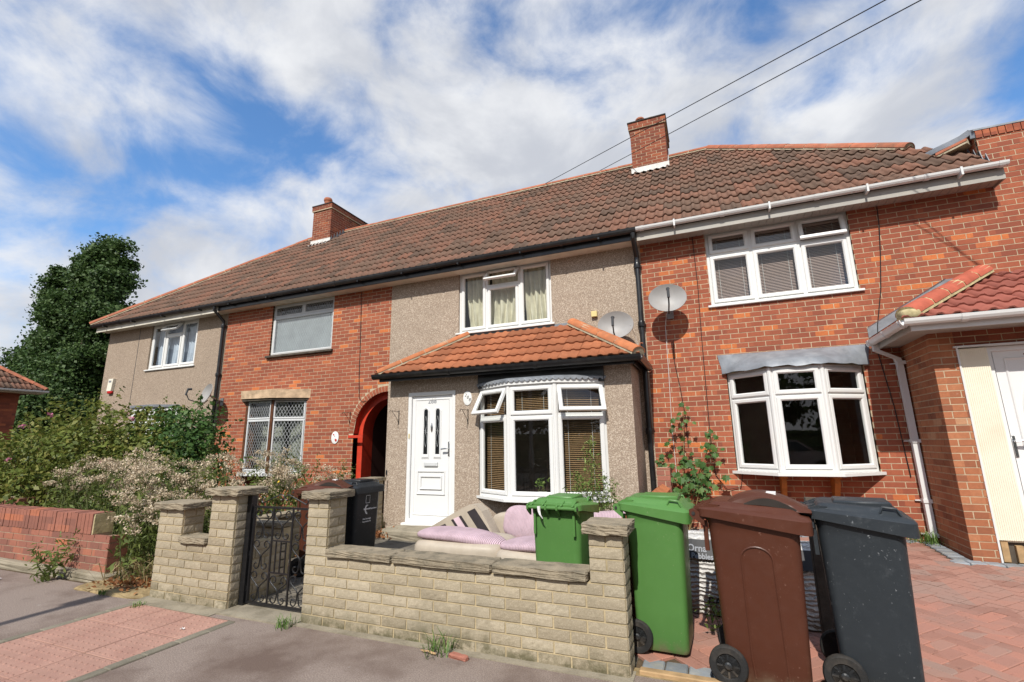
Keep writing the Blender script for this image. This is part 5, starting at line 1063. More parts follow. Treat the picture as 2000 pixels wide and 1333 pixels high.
# ================================================================== WHEELIE BINS
def wheelie_bin(label, loc, rz, mat, scale=1., lid='plain', wheels=2, arch=False, logo=False, sticker=True, rag=False, lx=1., wy=1.):
    """hinge and wheels at -x, front grip at +x"""
    root = thing('wheelie_bin', label, 'bin', loc, R(rz), 'wheelie bins', scale=scale)
    LT, WT, LB, WB, HT = .535, .475, .455, .41, .955
    b = MB(); secs = []
    for z, f in ((.025, 0), (.05, .03), (.30, .3), (.60, .62), (.86, .9), (HT-.05, .96), (HT-.045, 1.06), (HT, 1.06)):
        L, W = LB+(LT-LB)*f, WB+(WT-WB)*f; r = .045+.02*f; cx = .035-.0*f
        if z > .05: secs.append(rrect(L, W, r, 4, cx, 0, z))
        else: secs.append(rrect(L-.02*(1-f*20 if f == 0 else 0), W-.02*(1 if f == 0 else 0), r, 4, cx, 0, z))
    b.loft(secs, True, False); bo = b.build('body', mat, root, True, world=False)
    # recess under the front rim
    for yy in (-.19, .17): MB().prism([(.245, yy, .80), (.32, yy, .915), (.32, yy, .955), (.245, yy, .955)], (0, .02, 0)).build('rim_bracket', mat, root, world=False)
    # lid
    l = MB(); S = []
    def zf(x, z, k): t = max(0, min(1, (x+.05)/.40)); return z-k*t*t*(3-2*t)
    for z, w, k, ins in ((-.015, .0, .075, 0), (.03, .0, .045, 0), (.036, .012, .035, 0), (.040, .055, .03, 0), (.066, .075, .028, 0), (.072, .10, .026, 0)):
        S.append([(x, y, HT+.012+zf(x, z, k)) for x, y, _ in rrect(.655-w*2, .53-w*2, .05, 4, .045, 0)])
    l.loft(S, True, True); lo = l.build('lid', mat, root, True, world=False)
    def lz(x): return HT+.012+zf(x, .072, .026)
    if lid == 'hump':                 # raised arched grip; the slot's shade is a dark sheet on its side
        h = MB(); ys = [-.21, -.16, -.06, .06, .16, .21]; n = 12
        rows = []
        for i in range(n+1):
            t = i/n; x = -.12+.50*t; top = lz(x)-.012+.075*math.sin(math.pi*min(1, t*1.05))**.8; rows.append([(x, -.17, lz(x)-.02), (x, -.16, top-.02), (x, -.11, top), (x, .11, top), (x, .16, top-.02), (x, .17, lz(x)-.02)])
        h.loft(rows, True, True, closed=False); h.build('lid_grip', mat, lo, True, world=False)
        s = MB(); pts = [(-.0+.30*i/10) for i in range(11)]
        s.loft([[(x, -.180, lz(x)-.012+.008*math.sin(math.pi*i/10)) for i, x in enumerate(pts)], [(x, -.178, lz(x)-.006+.048*math.sin(math.pi*i/10)) for i, x in enumerate(pts)]], closed=False); s.build('grip_slot_shade', 'under', lo, world=False)
    else:
        h = MB()
        for s in (-1, 1):
            h.tube([(.17, s*.20, lz(.17)-.03), (.19, s*.20, lz(.19)+.005), (.27, s*.20, lz(.27)+.005), (.29, s*.20, lz(.29)-.03)], .009, 6)
        h.cbox(-.1, .26, -.13, .13, lz(.2)-.01, lz(.0)+.012, .01); h.build('lid_grip', mat, lo, True, world=False)
    if sticker: MB().box(.06 if lid != 'hump' else .08, .23 if lid != 'hump' else .19, -.06, .05, lz(.12)+.0135 if lid != 'hump' else lz(.12)+.050, (lz(.12)+.016) if lid != 'hump' else lz(.12)+.0615).build('sticker', 'pinkprint', lo, world=False)
    # handle bar and hinge arms
    hx, hz = -.315, HT+.015; hb = MB(); hb.tube([(hx, -.235, hz), (hx, .235, hz)], .014, 8)
    for y in (-.235, -.055, .055, .235): hb.prism([(hx-.022, y-.008, hz-.016), (hx+.0, y-.008, hz-.034), (hx+.07, y-.008, hz-.075), (hx+.07, y-.008, hz-.005), (hx-.0, y-.008, hz+.026), (hx-.022, y-.008, hz+.016)], (0, .016, 0))
    hb.build('handle_bar', mat, root, True, world=False)
    for y in (-.20, -.09, .09, .20): MB().prism([(hx-.01, y-.009, hz+.018), (hx+.10, y-.009, hz+.055), (hx+.17, y-.009, hz+.05), (hx+.10, y-.009, hz+.01)], (0, .018, 0)).build('lid_hinge', mat, lo, world=False)
    MB().tube([(hx+.005, -.248, hz-.004), (hx+.005, -.236, hz-.004)], .012, 8).build('hinge_pin', 'rubber', root, world=False)
    # side lugs
    for s in (-1, 1): MB().box(-.262, -.235, s*.19-.01, s*.19+.01, .74, .92).build('lug', mat, root, world=False)
    # wheels
    wx, wz, wr = -.185, .108, .108
    for s in (-1, 1):
        y = s*.215; Tw = lambda a, b_, c, y=y, s=s: (wx+a, y+s*c, wz+b_)
        t_ = MB(); t_.lathe([(wr*.60, -.022), (wr*.93, -.025), (wr, -.016), (wr, .016), (wr*.93, .025), (wr*.64, .024), (wr*.60, .016)], 28, T=Tw); wh = t_.build('wheel', 'rubber', root, True, world=False); wh['side'] = s
        hbm = MB(); hbm.lathe([(.018, -.02), (.022, .022), (.014, .028)], 10, T=Tw)
        for k in range(8):
            a = 2*math.pi*k/8; ca_, sa_ = math.cos(a), math.sin(a); hbm.prism([Tw(.015*ca_-.006*sa_, .015*sa_+.006*ca_, .004), Tw(.064*ca_-.005*sa_, .064*sa_+.005*ca_, .010), Tw(.064*ca_+.005*sa_, .064*sa_-.005*ca_, .010), Tw(.015*ca_+.006*sa_, .015*sa_-.006*ca_, .004)], (0, s*.01, 0))
        hbm.lathe([(.06, -.004), (.066, -.004), (.066, .016), (.06, .016)], 24, T=Tw); hbm.build('rim', 'bin_black', wh, world=False)
        hub = MB(); hub.lathe([(.001, -.002), (.06, -.002), (.06, .0), (.001, .0)], 20, T=Tw); hub.build('hub_disc', 'dkplastic', wh, world=False)
    MB().tube([(wx, -.2, wz), (wx, .2, wz)], .011, 8).build('axle', 'rubber', root, world=False)
    if arch:                          # moulded panel line on the side
        pts = [(-.055, .06)]+[(-.065+.0*i, .06+.64*i/6) for i in range(1, 7)]; pts += [(.025-.09*math.cos(a), .72+.07*math.sin(a)) for a in [math.pi*i/10 for i in range(11)]]; pts += [(.115+.012*i/6, .70-.64*i/6) for i in range(1, 7)]
        yside = lambda z: -((WB+(WT-WB)*min(1, z/.90))/2)
        m = MB(); m.tube([(x+.02, yside(z)+.001, z) for x, z in pts], .0065, 6); m.build('moulded_panel', mat, root, True, world=False)
    if logo:
        m = MB(); xf = lambda z: .035+(LB+(LT-LB)*z/.93)/2+.0015
        for r0, r1, a0, a1 in ((.070, .060, 95, 250), (.056, .050, 100, 245)):
            A = [R(a0+(a1-a0)*i/16) for i in range(17)]; m.loft([[(xf(.66), .02+r0*math.cos(a), .66+r0*math.sin(a)) for a in A], [(xf(.66), .02+r1*math.cos(a), .66+r1*math.sin(a)) for a in A]], closed=False)
        for txt, sz, y, z in (('Barking&Dagenham', .030, .05, .655), ('One borough;', .026, .0, .53), ('be proud of it', .026, .0, .495)):
            V, F = text_geo(txt, sz, .0006, T=lambda x_, y_, z_, y=y, z=z: (xf(z)+z_, y+x_, z+y_), bold=.0006); m.add(V, F)
        m.build('council_lettering', 'white_print', root, world=False)
        fm = MB(); fm.ring(lambda u, d_, w_: (xf(w_)+d_, u, w_), -.04, .035, .74, .84, [(0, 0), (.003, .001), (.004, 0)]); fm.build('label_box', 'white_print', root, world=False)
    if rag: MB().tube([(hx-.016, .12, hz+.012), (hx-.02, .115, hz-.03), (hx-.03, .10, hz-.06), (hx-.02, .08, hz-.09)], [.016, .014, .008, .003], 6).build('rag', 'pinkprint', root, world=False)
    for ch in root.children:                       # smaller bin sizes: shorter and narrower shell, same wheels
        if ch.name.split('.')[0] == 'wheel': ch.location.x += wx*(lx-1); ch.location.y += (wy-1)*.215*(1 if ch.get('side', 1) > 0 else -1)
        else: ch.scale = (lx, wy, 1)
    return root
wheelie_bin('green wheelie bin behind the front wall, seen from its hinge side, before the sofa', (-1.26, -3.62, -.03), 84, 'bin_green', .94, sticker=False, rag=True, lx=.80, wy=.98)
wheelie_bin('green wheelie bin standing right beside the end pier of the stone wall', (-.46, -3.95, .012), -2, 'bin_green', .965, sticker=False, lx=.76, wy=.95)
wheelie_bin('brown wheelie bin with arched grip lid in the middle of the three on the driveway', (.155, -4.20, .008), -7, 'bin_brown', .985, lid='hump', arch=True, lx=.95)
wheelie_bin('dark grey wheelie bin nearest the red paved driveway, rightmost of all', (.725, -4.13, .01), -8, 'bin_grey', .985, lx=.80, wy=.97)
wheelie_bin('brown wheelie bin behind the iron gate with arched grip lid', (-4.33, -3.22, .0), 28, 'bin_brown', .93, lid='hump', lx=.9)
wheelie_bin('black wheelie bin with white council lettering behind the gate pier', (-4.36, -2.62, .0), -6, 'bin_black', .93, logo=True, lx=.85)
wheelie_bin('black bin in the dark passage with only its lid showing above the pier', (-5.72, .35, 0.0), -70, 'bin_black', .96, sticker=False)

# ================================================================== BROKEN CORNER SOFA
sf = thing('sofa', 'broken beige corner sofa with pink corduroy cushions dumped in the front yard', 'sofa', (-2.3, -2.2, 0))
def cushion(parent, name, mat, c, size, rot=(0, 0, 0), k=4., warp=None, n=9):
    V, F = superbox(*size, k, n, warp); o = MB().add(V, F).build(name, mat, parent, True, world=False); o.location = Vector(c)-wloc(parent); o.rotation_euler = tuple(R(a) for a in rot); return o
def sag(amt): return lambda q: Vector((q.x, q.y, q.z*(1+amt*math.sin(q.x*9)*.3)-amt*.12*(q.x*3)**2))
cushion(sf, 'seat_base', 'beige', (-2.85, -2.38, .16), (1.14, .80, .34), (0, 0, 4), 5)
cushion(sf, 'seat_cushion', 'pink', (-2.85, -2.52, .36), (1.10, .44, .125), (2, 4, 4), 2.8, sag(.12), 14)
cushion(sf, 'seat_base', 'beige', (-1.72, -2.42, .13), (1.25, .82, .32), (0, 0, -2), 5)
cushion(sf, 'seat_cushion', 'pink', (-1.72, -2.50, .32), (1.22, .60, .12), (0, 0, -2), 2.8, sag(.1), 14)
# the raised wedge-shaped back panel with dark and pink stripes
bk = MB(); prof = [(-3.84, .22), (-3.14, .59), (-3.01, .61), (-2.91, .53), (-2.70, .18), (-2.80, .12), (-3.7, .12)]
bk.prism([(x, -1.86, z) for x, z in prof], (0, .22, 0)); bpo = bk.build('back_panel', 'beige', sf)
def stripe(t0, t1, w0, w1, mat):                                   # stripe across the slope of the panel
    e = -.004; P = lambda t, w_: (-3.84+.80*t+.30*w_*1.05*(.35+.65*t), -1.86+e, .22+.385*t-.40*w_*(.30+.70*t)+.0)
    MB().prism([P(t0, w0), P(t1, w0), P(t1, w1), P(t0, w1)], (0, .003, 0)).build('stripe', mat, bpo)
stripe(.20, .44, .16, .95, 'sofa_black'); stripe(.56, .60, .12, .95, 'sofa_black'); stripe(.602, .70, .12, .95, 'sofa_pink'); stripe(.702, .745, .12, .95, 'sofa_black'); stripe(.86, 1.0, .10, .97, 'sofa_black')
cushion(sf, 'back_cushion', 'pink', (-2.32, -1.62, .36), (.72, .26, .44), (-14, 6, 0), 3.2, None, 12)
cushion(sf, 'back_cushion', 'pink', (-1.22, -1.70, .36), (.80, .26, .44), (-12, -6, -8), 3.2, None, 12)
cushion(sf, 'back_frame', 'beige', (-1.95, -1.42, .25), (2.0, .22, .46), (0, 0, -2), 6)
cushion(sf, 'arm_cushion', 'pink', (-1.10, -2.25, .36), (.30, .5, .20), (0, 8, 6), 3, None, 8)
MB().box(-2.5, -1.4, -1.8, -1.75, .05, .22).build('frame_rail', 'beige', sf)

# ================================================================== BAGS, TIMBER
def gravel_bag(label, loc, rz, h, w, d, texts, lean=0.):
    root = thing('gravel_bag', label, 'bag', loc, R(rz), 'sacks of gravel', rx=R(lean)); m = MB(); S = []; rs_ = random.Random(int(h*1000))
    for t, a, b in ((0, .80, .80), (.03, .95, .95), (.25, 1.05, 1.08), (.5, 1.03, 1.05), (.75, .97, .92), (.90, .90, .62), (.97, .86, .30), (1.0, .84, .16)): S.append([(x+rs_.uniform(-.006, .006), y+rs_.uniform(-.006, .006), h*t) for x, y, _ in rrect(w*a, d*b, min(w*a, d*b)*.36, 5)])
    m.loft(S, True, True); bo = m.build('sack', 'bag', root, True, world=False)
    def yf(z): t = z/h; return -d/2*(1.06 if t < .7 else 1.06-(t-.7)*2.1)-.004
    pr2 = MB(); rows = [[(w*(-.46+.92*i/10), yf(z)*(1-.18*abs(-1+.2*i)**3)-.004, z) for i in range(11)] for z in (h*.70, h*.76, h*.84, h*.92)]; pr2.loft(rows, closed=False); pr2.build('printed_band', 'black_print', root, world=False)
    for txt, sz, x, z, mt in texts: V, F = text_geo(txt, sz, .0006, T=lambda a, b, c, x=x, z=z: (x+a, yf(z+b)*(1-.10*abs((x+a)/(w/2))**3)-.007-c, z+b), bold=.0015); MB().add(V, F).build('lettering', mt, root, world=False)
    MB().tube([(w*.42, yf(h*.9)*.6, h*.92), (w*.49, yf(h*.6)*.45, h*.66), (w*.52, yf(h*.3)*.4, h*.3), (w*.5, -.02, .05)], .010, 6).build('seam', 'blue_seam', root, world=False)
    return root
MAT['blue_seam'] = M('blue_stitching', (.05, .10, .13), .6, .3, 30)
gravel_bag('white sack of pebbles with black printed band between green and brown bins', (-.16, -3.20, .03), -6, .62, .42, .27, [('Orna', .07, -.04, .485, 'grey_print'), ('Pebbles', .055, .0, .435, 'grey_print'), ('BAG', .085, .10, .10, 'black_print')])
gravel_bag('white sack of gravel slumped between the brown and dark grey bins', (.53, -3.28, .03), 6, .60, .42, .28, [('TE', .05, .13, .50, 'white_print')])
tag(MB().cbox(-.13, .06, -1.75, -1.60, .07, .66, .006).build('timber_block', 'chipboard'), 'pale offcut of boarded timber standing behind the first gravel sack', 'timber')
pk = MB(); pk.cbox(-.045, .045, -.015, .015, 0, .98, .004); pko = pk.build('plank', 'wood_d'); pko.location = (.59, -3.72, .02); pko.rotation_euler = (R(-5), R(3), R(20)); tag(pko, 'weathered dark plank leaning behind the dark grey bin', 'timber')

# ================================================================== DISHES, PLAQUES, BRACKETS, CABLES
def dish(label, loc, rz, el, W=.56, H=.46, wall=.0, arm=.42):
    """loc: centre of the dish; faces local -y turned by rz and tilted by el; the bracket runs back to the wall plane y=wall"""
    root = thing('satellite_dish', label, 'satellite dish', loc, 0, 'satellite dishes'); Rm = Matrix.Rotation(R(rz), 3, 'Z') @ Matrix.Rotation(R(-el), 3, 'X'); T = lambda x, y, z: Rm @ Vector((x, y, z)); m = MB(); secs = []
    for k in range(9): r = k/8; secs.append([T(W/2*r*math.cos(a), -.075*r*r+.075, H/2*r*math.sin(a)) for a in [2*math.pi*i/36 for i in range(36)]])
    for k in (8, 4, 0): r = k/8; secs.append([T(W/2*r*math.cos(a)*1.012, -.075*r*r+.083, H/2*r*math.sin(a)*1.012) for a in [2*math.pi*i/36 for i in range(36)]])
    m.loft(secs[:], False, False); m.build('reflector', 'dish', root, True, world=False)
    b = MB(); b.tube([T(0, .09, -H*.30), T(0, .03, -H*.55), T(0, -.28, -H*.52), T(0, -.36, -H*.30)], .012, 6); b.build('feed_arm', 'dkplastic', root, world=False)
    l_ = MB(); l_.tube([T(0, -.37, -H*.36), T(0, -.37, -H*.02)], .02, 8); l_.tube([T(0, -.37, -H*.06), T(0, -.30, -.0)], .026, 8); l_.build('receiver', 'dkplastic', root, world=False)
    w_ = MB(); w_.tube([T(0, .085, 0), T(0, .14, -.05), (0, wall-loc[1]-.02, -.16)], .018, 6); w_.box(-.05, .05, wall-loc[1]-.02, wall-loc[1]-.002, -.26, -.08); w_.build('wall_bracket', 'lamp_metal', root, world=False)
    return root
dish('grey satellite dish on the pebbledash of house 288 above the porch hip', (-1.27, -.36, 3.22), 4, 8)
dish('grey satellite dish on the right-hand brick house left of the upstairs window', (-.45, -.36, 3.56), 6, 8)
dish('grey satellite dish beside the downpipe of the left end house', (-10.66, -.42, 2.62), -16, 14)
def plaque(label, c, W, H, y, deco):
    root = thing('house_plaque', label, 'plaque', (c[0], y, c[1])); m = MB(); o_ = [(math.cos(a), math.sin(a)) for a in [2*math.pi*i/28 for i in range(28)]]
    m.loft([[(W/2*x, 0, H/2*z) for x, z in o_], [(W/2*x, -.010, H/2*z) for x, z in o_], [(W/2*.86*x, -.014, H/2*.86*z) for x, z in o_]], True, True); m.build('oval', 'sign', root, True, world=False)
    for (txt, s, x, z, mt, an) in deco: V, F = text_geo(txt, s, .0012, T=lambda a, b, c_: (x+a*math.cos(an)-b*math.sin(an), -.0145-c_, z+a*math.sin(an)+b*math.cos(an))); MB().add(V, F).build('lettering', mt, root, world=False)
    return root
plaque('white oval number plaque on the pebbledash right of the front door', (-3.63, 2.125), .155, .23, EY, [('2', .075, -.032, .025, 'black_print', -.3), ('8', .075, .004, -.010, 'black_print', -.3), ('8', .075, .040, -.050, 'black_print', -.3)])
pq2 = plaque('white oval plaque painted with red flowers on the brickwork left of the arch', (-7.17, 1.56), .19, .25, -.002, [])
for i, (x, z, r) in enumerate([(-.03, .06, .017), (.035, -.055, .026), (.02, -.04, .018), (.0, .03, .01)]): MB().lathe([(r, 0), (r, .003), (r*.5, .005)], 9, T=lambda a, b, c: (x+a, -.0135-c, z+b)).build('painted_flower', 'redlens', pq2, world=False)
def basket_bracket(label, x, y, z, s=1, L=.25):
    root = thing('basket_bracket', label, 'bracket', (x, y, z), 0, 'hanging basket brackets'); m = MB(); m.box(-.006, .006, -.008, 0, -.12, .12); m.build('back_bar', 'blackpaint', root, world=False)
    m = MB(); m.tube([(0, -.008, .10), (0, -L, .10), (0, -L-.02, .085), (0, -L-.005, .07)], .005, 5); m.build('arm', 'blackpaint', root, world=False); m = MB(); m.tube([(0, -.008, -.10), (0, -.06, -.02), (0, -L*.8, .095)], .004, 5); m.build('stay', 'blackpaint', root, world=False); return root
basket_bracket('black hanging basket bracket left of the white front door', -4.96, EY, 1.86); basket_bracket('black hanging basket bracket between the white front door and bay', -3.62, EY, 1.83)
basket_bracket('black hanging basket bracket on brickwork beside the red arch', -6.81, 0, 1.95, L=.22)
al = thing('alarm_box', 'cream burglar alarm box with red lens on the left end house', 'alarm', (-15.12, 0, 3.08)); m = MB(); m.prism([(-.11, -.075, -.13), (.09, -.075, -.13), (.13, -.075, .20), (-.08, -.075, .20)], (0, .075, 0)); m.build('case', 'alarm', al, world=False); V, F = superbox(.2, .075, .09, 3, 4); MB().add([v+Vector((0, -.038, -.165)) for v in V], F).build('red_lens', 'redlens', al, True, world=False); MB().box(-.05, .06, -.079, -.0755, .10, .15).build('print', 'grey_print', al, world=False)
tag(MB().cbox(-1.72, -1.62, -.06, -.0, 3.47, 3.57, .006).build('junction_box', 'yellowbox'), 'small cream junction box on pebbledash beside the satellite dish', 'box')
def cable(label, pts, mat='wire', r=.006, name='cable'):
    return tag(MB().tube(pts, r, 5).build(name, mat), label, 'cable')
cable('thin dark cable hanging down the right brick house from eaves to sill height', [(-.01, -.02, 4.62), (.0, -.012, 3.8), (-.02, -.015, 3.0), (-.03, -.012, 2.2), (-.04, -.015, 1.5), (-.02, -.012, .9), (.12, -.03, .70), (.30, -.02, .74), (.34, -.012, .92)], r=.005)
cable('dark cable from the eaves down past the porch hip of the right house', [(2.46, -.02, 4.62), (2.44, -.03, 4.3), (2.40, -.012, 3.9), (2.33, -.015, 3.4), (2.22, -.012, 2.9), (2.17, -.016, 2.5), (2.24, -.012, 1.8), (2.28, -.012, .9)], r=.006)
cable('white cable running down the brick wall from the right satellite dish', [(-.47, -.30, 3.40), (-.5, -.05, 3.38), (-.54, -.012, 3.2), (-.55, -.012, 2.4), (-.57, -.014, 1.6), (-.56, -.012, .9)], 'wire_w', .004)
cable('black cable below a small clip beside the white cable on brick', [(-.44, -.02, 2.95), (-.45, -.012, 2.6), (-.40, -.012, 2.2), (-.36, -.014, 1.75), (-.36, -.012, 1.3)], r=.005)
cable('white cable looping from the 288 dish to the black downpipe', [(-1.04, -.34, 3.20), (-1.0, -.18, 3.05), (-.97, -.10, 2.85), (-.93, -.12, 2.72), (-.90, -.12, 2.62)], 'wire_w', .004)
cable('black cable down the brick house from the eaves to the arch', [(-6.68, -.02, 4.62), (-6.66, -.012, 4.0), (-6.64, -.012, 3.4), (-6.63, -.012, 2.8), (-6.60, -.012, 2.35), (-6.52, -.02, 2.26), (-6.42, -.012, 2.28)], r=.006)
def wire(label, a, b, sagv):
    A, B = Vector(a), Vector(b); return tag(MB().tube([A+(B-A)*t-Vector((0, 0, sagv*4*t*(1-t))) for t in [i/40 for i in range(41)]], .0075, 5).build('overhead_wire', 'wire'), label, 'wire', 'overhead wires')
wire('upper overhead wire, leaving the picture further left and crossing the chimney top', (5.633, -4.275, 5.693), (-4.171, 3.91, 8.43), 0.0)
wire('lower overhead wire, leaving the picture further right and crossing the chimney base', (5.28, -4.275, 5.45), (-2.445, 3.91, 8.493), 0.0)
# ================================================================== PLANTS
def tuft(P0, h, n, lean=.35, w=.012, spread=.1, droop=.3):
    """grass blades as quads (two per blade)"""
    Q = []
    for i in range(n):
        a = rng.uniform(0, 6.28); b = np.array(P0)+np.array([rng.normal()*spread, rng.normal()*spread, 0]); hh = h*rng.uniform(.5, 1.1); l = lean*rng.uniform(.2, 1.2)*hh
        d = np.array([math.cos(a), math.sin(a), 0]); s = np.array([-d[1], d[0], 0])*w*rng.uniform(.6, 1.2)/2; m = b+d*l*.35+np.array([0, 0, hh*.65]); t = b+d*l+np.array([0, 0, hh*(1-droop*rng.random())])
        Q.append([b-s, b+s, m+s*.8, m-s*.8]); Q.append([m-s*.8, m+s*.8, t+s*.1, t-s*.1])
    return np.array(Q)
def branchy(base, tips, r0, mat='bark', parent=None, name='branches', n=5, wob=.12):
    m = MB()
    for t in tips:
        A, B = Vector(base), Vector(t); k = 6; pts = [A.lerp(B, i/k)+Vector((rng.normal()*wob, rng.normal()*wob, rng.normal()*wob*.5))*math.sin(math.pi*i/k)*(B-A).length*.25 for i in range(k+1)]
        m.tube(pts, [r0*(1-.85*i/k) for i in range(k+1)], n)
    return m.build(name, mat, parent)
# --- rose bushes
def bush(label, base, blobs, mat, nleaf, size, flowers=0, name='rose_bush', cat='bush', cane='canes', shell=.35):
    root = thing(name, label, cat, base); Q = []; tips = []
    for c, r in blobs:
        n = int(nleaf*np.prod(r)**.66); P, d = blob_points(c, r, n, shell); keep = P[:, 2] > .03; P = P[keep]; d = d[keep]
        # sprays of leaflets: leaves gathered along shoots
        Q.append(leaf_quads(P, size, .45, .35, .6, d*.8)); k = max(3, int(n*.010)); sh, dd = blob_points(c, r, k, .9); tips += [tuple(p) for p in sh]
        for p, q in zip(sh, dd):
            L = rng.uniform(.12, .42); u = np.array([q[0], q[1], abs(q[2])*.8+.45]); u /= np.linalg.norm(u); t = rng.random(14)[:, None]; Q.append(leaf_quads(p+u*L*t+rng.normal(size=(14, 3))*.025, size*.8, .4, .3, .6))
    quads_mesh('foliage', np.concatenate(Q), mat, root); branchy(base, tips[::3], .014, cane, root, 'stems', 4)
    if flowers:
        for i in range(flowers):
            c, r = blobs[i % len(blobs)]; d = rng.normal(size=3); d[1] = -abs(d[1]); d[2] = abs(d[2])*.8; d /= np.linalg.norm(d); p = np.array(c)+d*np.array(r)*1.02
            f = []
            for k in range(9): f.append(p+rng.normal(size=3)*.018)
            quads_mesh('flower', leaf_quads(np.array(f), .055, .3, .2, .9), 'petal', root)
    return root
bush('sprawling olive green rose bush at the far left with a few pink blooms', (-11.6, -2.5, 0), [((-12.6, -2.4, 1.15), (1.3, .9, .80)), ((-11.4, -2.3, 1.45), (1.1, .9, .88)), ((-10.5, -2.5, 1.28), (.9, .8, .85)), ((-13.6, -2.6, .8), (1.2, .8, .65)), ((-11.6, -3.0, .75), (1.3, .6, .5))], 'leaf_rose', 3000, .085, 7)
bush('yellowish middle rose bush with arching canes under the left house', (-9.3, -2.2, 0), [((-9.6, -2.2, 1.25), (.95, .8, .75)), ((-8.9, -2.4, 1.0), (.8, .7, .65)), ((-10.1, -1.9, 1.5), (.7, .7, .65))], 'leaf_rose', 3200, .080, 3)
bush('dark green glossy shrub climbing before the left house downpipe', (-8.7, -1.9, 0), [((-8.75, -1.95, 1.55), (.62, .6, .62)), ((-8.3, -2.1, 1.15), (.5, .5, .6)), ((-9.2, -1.8, 1.7), (.45, .5, .5)), ((-8.05, -2.2, .85), (.35, .4, .5))], 'leaf_rose2', 3600, .085, 0, 'leafy_shrub', 'shrub')
# --- tall weeds gone to seed
def weed(label, base, h, n, spread, seed=.8, mat='leaf_weed', group='weeds gone to seed', fl=0):
    root = thing('weed_clump', label, 'weeds', base, group=group); st = MB(); L = []; S = []
    for i in range(n):
        b = Vector(base)+Vector((rng.normal()*spread, rng.normal()*spread*.6, 0)); hh = h*rng.uniform(.68, 1.08); t = b+Vector((rng.normal()*.10, rng.normal()*.10, hh)); m_ = b.lerp(t, .5)+Vector((rng.normal()*.03, rng.normal()*.03, 0)); st.tube([b, m_, t], [.007, .006, .003], 4)
        k = 52; tt = rng.uniform(.08, .95, k)[:, None]; P = np.array(b)+(np.array(t)-np.array(b))*tt+rng.normal(size=(k, 3))*np.array([.055, .055, .03]); L.append(leaf_quads(P, .08, .5, .2, .30))
        if rng.random() < seed:
            for q in range(5):
                e = np.array(t)+rng.normal(size=3)*np.array([.075, .075, .05]); st.tube([tuple(np.array(t)-np.array([0, 0, .16])), tuple(e)], .002, 3); P = e+rng.normal(size=(64, 3))*np.array([.036, .036, .020]); S.append(leaf_quads(P, .020, .5, .2, .8))
        else: P = np.array(t)+rng.normal(size=(20, 3))*np.array([.03, .03, .09]); L.append(leaf_quads(P, .05, .4, .3, .3))
    st.build('stems', 'stem', root); quads_mesh('leaves', np.concatenate(L), mat, root)
    if S: quads_mesh('seed_heads', np.concatenate(S), 'seed', root, 'stuff')
    if fl: quads_mesh('flowers', leaf_quads(np.array(base)+rng.normal(size=(fl, 3))*np.array([spread, spread*.6, .15])+np.array([0, 0, h*.85]), .03, .3, .3, .8), 'yellow', root, 'stuff')
    return root
for lab, x, y, h, n, s, sd, fl in [
    ('pale seeding weeds rising behind the end of the red brick wall', -7.9, -3.55, 1.22, 16, .26, .45, 0), ('tallest pale seeding weeds in the middle of the left front garden', -7.25, -3.45, 1.32, 18, .24, .42, 0),
    ('pale seeding weeds farther left over the red brick wall', -8.75, -3.5, 1.12, 15, .28, .5, 0), ('leafy weeds with seed heads filling the gap beside the red wall', -6.35, -3.85, 1.12, 20, .24, .5, 0),
    ('weeds with small yellow flowers behind the low planter pier', -5.75, -3.55, 1.10, 18, .22, .6, 14), ('seeding weeds in front of the left end house downpipe', -6.75, -2.9, 1.22, 16, .25, .5, 0),
    ('green weeds standing behind the tall gate pier', -5.62, -2.75, 1.12, 14, .20, .5, 5), ('seeding weeds in front of the leaded bay window', -6.15, -2.2, 1.22, 16, .28, .5, 0), ('thin weeds right of the leaded bay by the gate', -5.55, -1.9, 1.05, 10, .2, .55, 0),
    ('low dark weeds at the foot of the planter', -5.55, -4.02, .72, 16, .16, .25, 0), ('low dark leafy weeds at the end of the red wall', -6.05, -4.0, .85, 16, .2, .35, 0)]:
    weed(lab, (x, y, 0), h, n, s, sd, fl=fl)
thistle = weed('single thistle growing from the foot of the red wall', (-6.98, -4.50, 0), .50, 3, .04, .34, group=None)
# sprawling fleabane in front of the 288 bay
fb = thing('fleabane_plant', 'tall feathery green weed in front of the 288 bay window', 'plant', (-1.52, -1.55, 0)); st = MB(); L = []
for x, h, k, sp in [(-1.50, 1.46, 620, .085), (-1.72, 1.02, 460, .09), (-1.35, .98, 440, .09), (-1.22, .92, 320, .08), (-1.6, .92, 320, .09), (-1.85, .82, 180, .07)]:
    b = Vector((x*.5-.75, -1.5, 0)); t = Vector((x, -1.5+rng.normal()*.05, h)); st.tube([b, b.lerp(t, .5), t], [.008, .007, .002], 4); tt = rng.beta(2.0, 1.3, k)[:, None]; P = np.array(b)+(np.array(t)-np.array(b))*tt; w_ = sp*(1.25-tt)*1.6; L.append(leaf_quads(P+rng.normal(size=(k, 3))*w_*np.array([1, 1, .6]), .045, .5, .4, .28))
st.build('stems', 'stem', fb); quads_mesh('leaves', np.concatenate(L), 'leaf_weed2', fb) if False else None
MAT['leaf_fb'] = leaf_mat('leaf_fleabane', (.09, .15, .03), (.17, .25, .055), (.28, .34, .10)); quads_mesh('leaves', np.concatenate(L), 'leaf_fb', fb)
